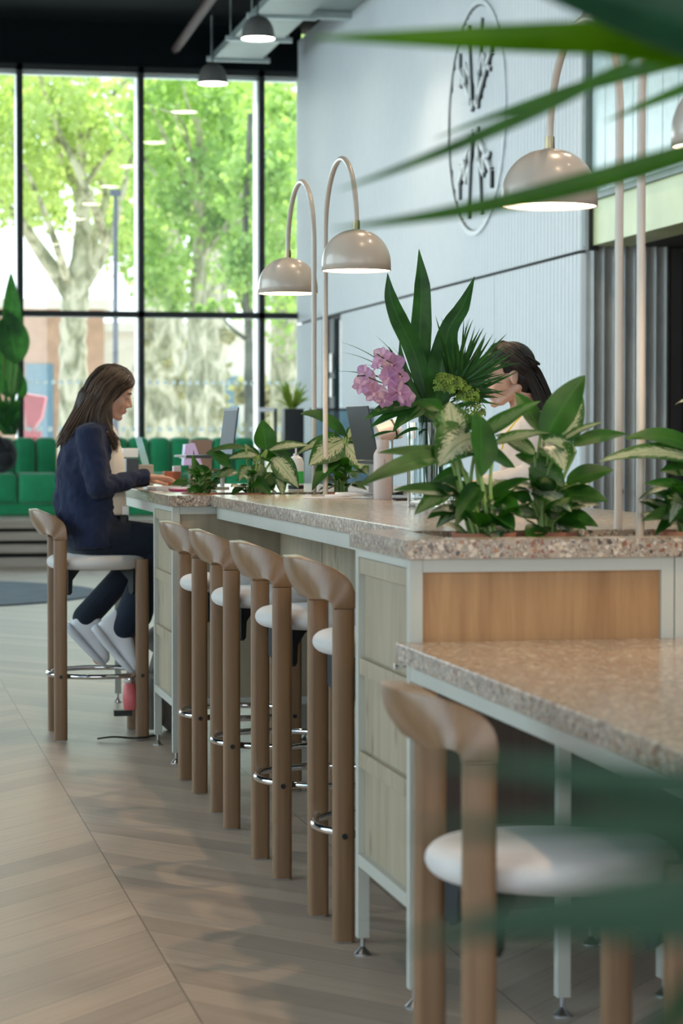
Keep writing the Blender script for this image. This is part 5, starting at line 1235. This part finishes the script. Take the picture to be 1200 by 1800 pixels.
# hair: guides run from the front-side lock (camera side) round the back to the far side
def g1(*pts): return [T1h @ V(p) if isinstance(p, tuple) else p for p in pts]
cap = Fig(); T_ = T1h
for c_, r_ in (((-.022, 0, .040), (.098, .078, .094)), ((-.05, 0, -.005), (.070, .076, .10)), ((.02, 0, .075), (.065, .058, .055))):
    cap.mb.ell(T_ @ V(c_), tuple(q * .93 for q in r_), T_.to_quaternion().to_matrix().to_4x4(), 24, 14)
cap.c(p1(160, 700), p1(140, 745), .065, .05); cap.c(p1(185, 705, -.05), p1(190, 755, -.075), .030, .022); cap.c(p1(185, 705, .05), p1(190, 755, .075), .030, .022)
lay = cap.mb.bm.verts.layers.float.new('tone')
for v in cap.mb.bm.verts: v[lay] = .15
cp_ = cap.mb.build('hair_under_layer', 'hair', P1, auto=180)
inv = T1h.inverted()
def L_(x, y, dy): return inv @ p1(x, y, dy)
guid = []
for s_ in (-1, 1):
    pass
top = (.035, 0, .128)
guid = [
    [(.085, .0, .095), (.085, -.045, .065), (.045, -.072, .02), L_(186, 722, -.085), L_(192, 755, -.10), L_(207, 787, -.11)],
    [(.06, .0, .120), (.055, -.060, .075), (.018, -.082, .01), L_(180, 725, -.09), L_(186, 755, -.10), L_(200, 780, -.11)],
    [(.04, .0, .130), (.02, -.070, .08), (-.015, -.086, .01), L_(172, 725, -.09), L_(176, 752, -.10), L_(188, 772, -.12)],
    [(.02, .0, .134), (-.01, -.070, .08), (-.045, -.086, .0), L_(158, 722, -.08), L_(150, 745, -.085), L_(140, 765, -.10)],
    [(.0, .0, .136), (-.04, -.065, .09), (-.075, -.075, .01), L_(147, 718, -.06), L_(132, 745, -.07), L_(116, 770, -.08)],
    [(-.02, .0, .134), (-.07, -.045, .10), (-.110, -.045, .01), L_(139, 715, -.03), L_(122, 748, -.04), L_(107, 775, -.04)],
    [(-.03, .0, .134), (-.085, .0, .10), (-.122, .0, .01), L_(137, 715, .0), L_(120, 748, .01), L_(106, 775, .02)],
    [(-.02, .0, .134), (-.07, .045, .10), (-.110, .045, .01), L_(139, 715, .04), L_(122, 748, .05), L_(110, 775, .06)],
    [(.0, .0, .136), (-.04, .065, .09), (-.075, .075, .01), L_(150, 718, .07), L_(145, 745, .09), L_(140, 770, .10)],
    [(.03, .0, .134), (.02, .070, .08), (-.015, .086, .01), L_(172, 725, .09), L_(178, 752, .10), L_(188, 772, .11)],
    [(.085, .0, .095), (.085, .045, .065), (.045, .072, .02), L_(188, 722, .085), L_(196, 752, .10), L_(204, 782, .11)]]
hair_strands(T1h, None, P1, 'hair', 5, guid, 900, .0036)

# ---- woman in cream blouse across the counter, facing left
Y2 = 9.2
P2 = wthing('person', 'woman with long black-brown hair in an ivory blouse, seated behind the bouquet facing left', 'person', (2.62, Y2, 0))
def p2(x, y, dy=0): return at(x, y, Y2 + dy)
h2 = p2(893, 660); T2h = Matrix.Translation(h2) @ Matrix.Rotation(R(176), 4, 'Z') @ Matrix.Rotation(R(10), 4, 'Y') @ Matrix.Scale(.98, 4)
fg = Fig(); head_into(fg, T2h); fg.c(T2h @ V((-.04, 0, -.08)), p2(925, 745), .05, .06)
fg.e(p2(930, 780), (.10, .15, .12)); fg.e(p2(935, 840), (.095, .14, .14)); fg.e(p2(945, 920), (.11, .16, .13))
S1, S2 = p2(940, 748, -.15), p2(935, 748, .15); E1, E2 = p2(945, 835, -.20), p2(940, 835, .2); W1, W2 = p2(840, 852, -.08), p2(845, 850, .12)
for S_, E_, W_ in ((S1, E1, W1), (S2, E2, W2)): fg.c(S_, E_, .042, .034); fg.c(E_, W_, .034, .025)
hand_into(fg, W1, (-1, .2, -.05), (0, 0, -1), (0, 1, 0), .3); hand_into(fg, W2, (-1, -.2, -.05), (0, 0, -1), (0, -1, 0), .3)
H1 = V((2.66, Y2 - .09, .90)); H2_ = V((2.66, Y2 + .09, .90)); K1 = V((2.30, Y2 - .10, .86)); K2 = V((2.30, Y2 + .10, .86)); A1 = V((2.36, Y2 - .10, .40)); A2 = V((2.36, Y2 + .1, .40))
for H_, K_, A_ in ((H1, K1, A1), (H2_, K2, A2)): fg.c(H_, K_, .075, .052); fg.c(K_, A_, .05, .034); fg.c(A_, A_ + V((-.12, 0, -.06)), .034, .024)
remesh(fg.mb.build('body', 'skin', P2, auto=180), .005, 4); head_details(T2h, P2)
fg = Fig()
def r2(xa, xb, y, ry): a, b = p2(xa, y), p2(xb, y); return ((a + b) / 2, (b.x - a.x) / 2, ry)
fg.rings([r2(898, 950, 725, .08), r2(885, 962, 742, .165), r2(880, 972, 775, .18), r2(882, 978, 820, .175), r2(886, 986, 870, .18), r2(890, 995, 915, .2), r2(890, 995, 950, .2)])
for S_, E_, W_ in ((S1, E1, W1), (S2, E2, W2)): fg.c(S_, E_, .062, .052); fg.c(E_, E_.lerp(W_, .93), .05, .036)
bl = remesh(fg.mb.build('blouse', 'blouse', P2, auto=180), .008, 4); md = bl.modifiers.new('d', 'DISPLACE'); md.texture = tx; md.strength = .012; md.mid_level = .5
fg = Fig()
for H_, K_, A_ in ((H1, K1, A1), (H2_, K2, A2)): fg.c(H_, K_, .095, .07); fg.c(K_, K_.lerp(A_, .9), .066, .05)
fg.e((2.66, Y2, .88), (.13, .18, .08)); remesh(fg.mb.build('trousers', 'jeans', P2, auto=180), .01, 3)
for A_ in (A1, A2):
    mb = MB(); mb.caps(A_ + V((.02, 0, -.03)), A_ + V((-.15, 0, -.085)), .042, .03, 14, .8); mb.build('shoe', 'black', P2, auto=180)
cap = Fig()
for c_, r_ in (((-.022, 0, .040), (.098, .078, .094)), ((-.05, 0, -.005), (.070, .076, .10)), ((.02, 0, .075), (.065, .058, .055))):
    cap.mb.ell(T2h @ V(c_), tuple(q * .98 for q in r_), T2h.to_quaternion().to_matrix().to_4x4(), 24, 14)
cap.c(p2(930, 670), p2(958, 730), .055, .04)
lay = cap.mb.bm.verts.layers.float.new('tone')
cap.mb.build('hair_under_layer', 'hair2', P2, auto=180)
inv2 = T2h.inverted()
def L2_(x, y, dy): return inv2 @ p2(x, y, dy)
g2_ = []
for s_ in (-1, 1):
    gg = [[(.075, .0, .10), (.06, s_ * .05, .07), (-.01, s_ * .082, .03), L2_(930, 665, s_ * -.07), L2_(950, 705, s_ * -.08), L2_(955, 735, s_ * -.09)],
          [(.04, .0, .13), (.01, s_ * .065, .09), (-.05, s_ * .080, .03), L2_(938, 660, s_ * -.06), L2_(958, 705, s_ * -.06), L2_(966, 740, s_ * -.07)],
          [(.0, .0, .138), (-.05, s_ * .05, .10), (-.10, s_ * .05, .03), L2_(944, 655, s_ * -.03), L2_(963, 700, s_ * -.03), L2_(976, 745, s_ * -.03)]]
    g2_ += gg if s_ < 0 else gg[::-1]
hair_strands(T2h, None, P2, 'hair2', 9, g2_, 700, .004)
MB().tube(catmull([p2(925, 625, -.08), p2(940, 635, -.05), p2(947, 640, .0)], 5), .006, 6).build('hair_tie', 'black', P2)
MB().tube(catmull([p2(918, 728, -.09), p2(903, 745, -.16), p2(888, 765, -.17), p2(882, 790, -.15)], 6), .004, 6, flat=.4).build('lanyard', 'yellow', P2)
MB().box(p2(880, 762, -.19), p2(886, 772, -.18)).build('badge_clip', 'black', P2, smooth=False)

# ================================================================== FOREGROUND PALM
def frond(label, Y0, items, mat, rach, seed, group='palm fronds close to the camera'):
    random.seed(seed); t = wthing('palm_frond', label, 'palm frond', tuple(at(*rach[-1][:2], Y0)), group)
    mb = MB()
    for (x0, y0, x1, y1, wpx, d0, d1, bend) in items:
        mb.leaf(at(x0, y0, Y0 + d0), at(x1, y1, Y0 + d1), wpx / F * Y0, (0, -1, .25), bend, .2, 0, .62, 20, 0, m=3)
    mb.build('leaflets', mat, t, auto=180)
    MB().tube(catmull([at(x, y, Y0 + d) for x, y, d in rach], 6), .006, 8).build('stalk', 'stemd', t)
frond('large blurred dark palm blade cutting across the top right corner, above the bright one', 2.1, [(1400, 110, 820, -75, 150, 0, .1, .03), (1400, 50, 900, -70, 130, .05, .1, .02)], 'frondd', [(1360, 130, 0), (1480, 300, 0)], 1)
frond('two blurred green palm blades slanting down left across the emblem and largest shade', 2.35, [(1130, 98, 590, 335, 30, .1, .3, -.05), (1360, 215, 580, 402, 44, .0, .2, -.07)], 'frond', [(1420, 80, 0), (1440, 150, 0), (1480, 300, 0)], 2)
frond('blurred bright green palm blade running level across the top of the picture', 2.25, [(1420, 68, 545, 66, 70, 0, .1, -.004), (1420, 98, 900, 60, 90, -.05, 0, -.008)], 'frondl', [(1420, 80, 0), (1440, 150, 0), (1480, 300, 0)], 5)
frond('fainter palm blades blurred behind the others at the top right', 2.8, [(1330, 80, 760, 245, 26, 0, .3, .05), (1300, 120, 1060, 215, 22, 0, .1, .02)], 'frond', [(1330, 80, 0), (1480, 300, 0)], 3)
frond('very blurred dark teal fronds across the lower right corner', .95, [(1480, 1400, 740, 1330, 70, 0, .03, -.01), (1480, 1440, 710, 1455, 72, .03, .0, -.02), (1480, 1560, 690, 1665, 95, 0, .03, .07), (1480, 1640, 820, 1650, 70, .0, .03, .05), (1480, 1350, 960, 1385, 80, .05, .0, -.05), (1300, 1650, 1080, 1900, 60, 0, .05, .0), (1480, 1500, 980, 1520, 36, .05, .0, .02)], 'frondd', [(1480, 1400, 0), (1560, 1600, 0), (1600, 1900, 0)], 4)
for o in list(bpy.data.objects):
    if '_w' in o: del o['_w']
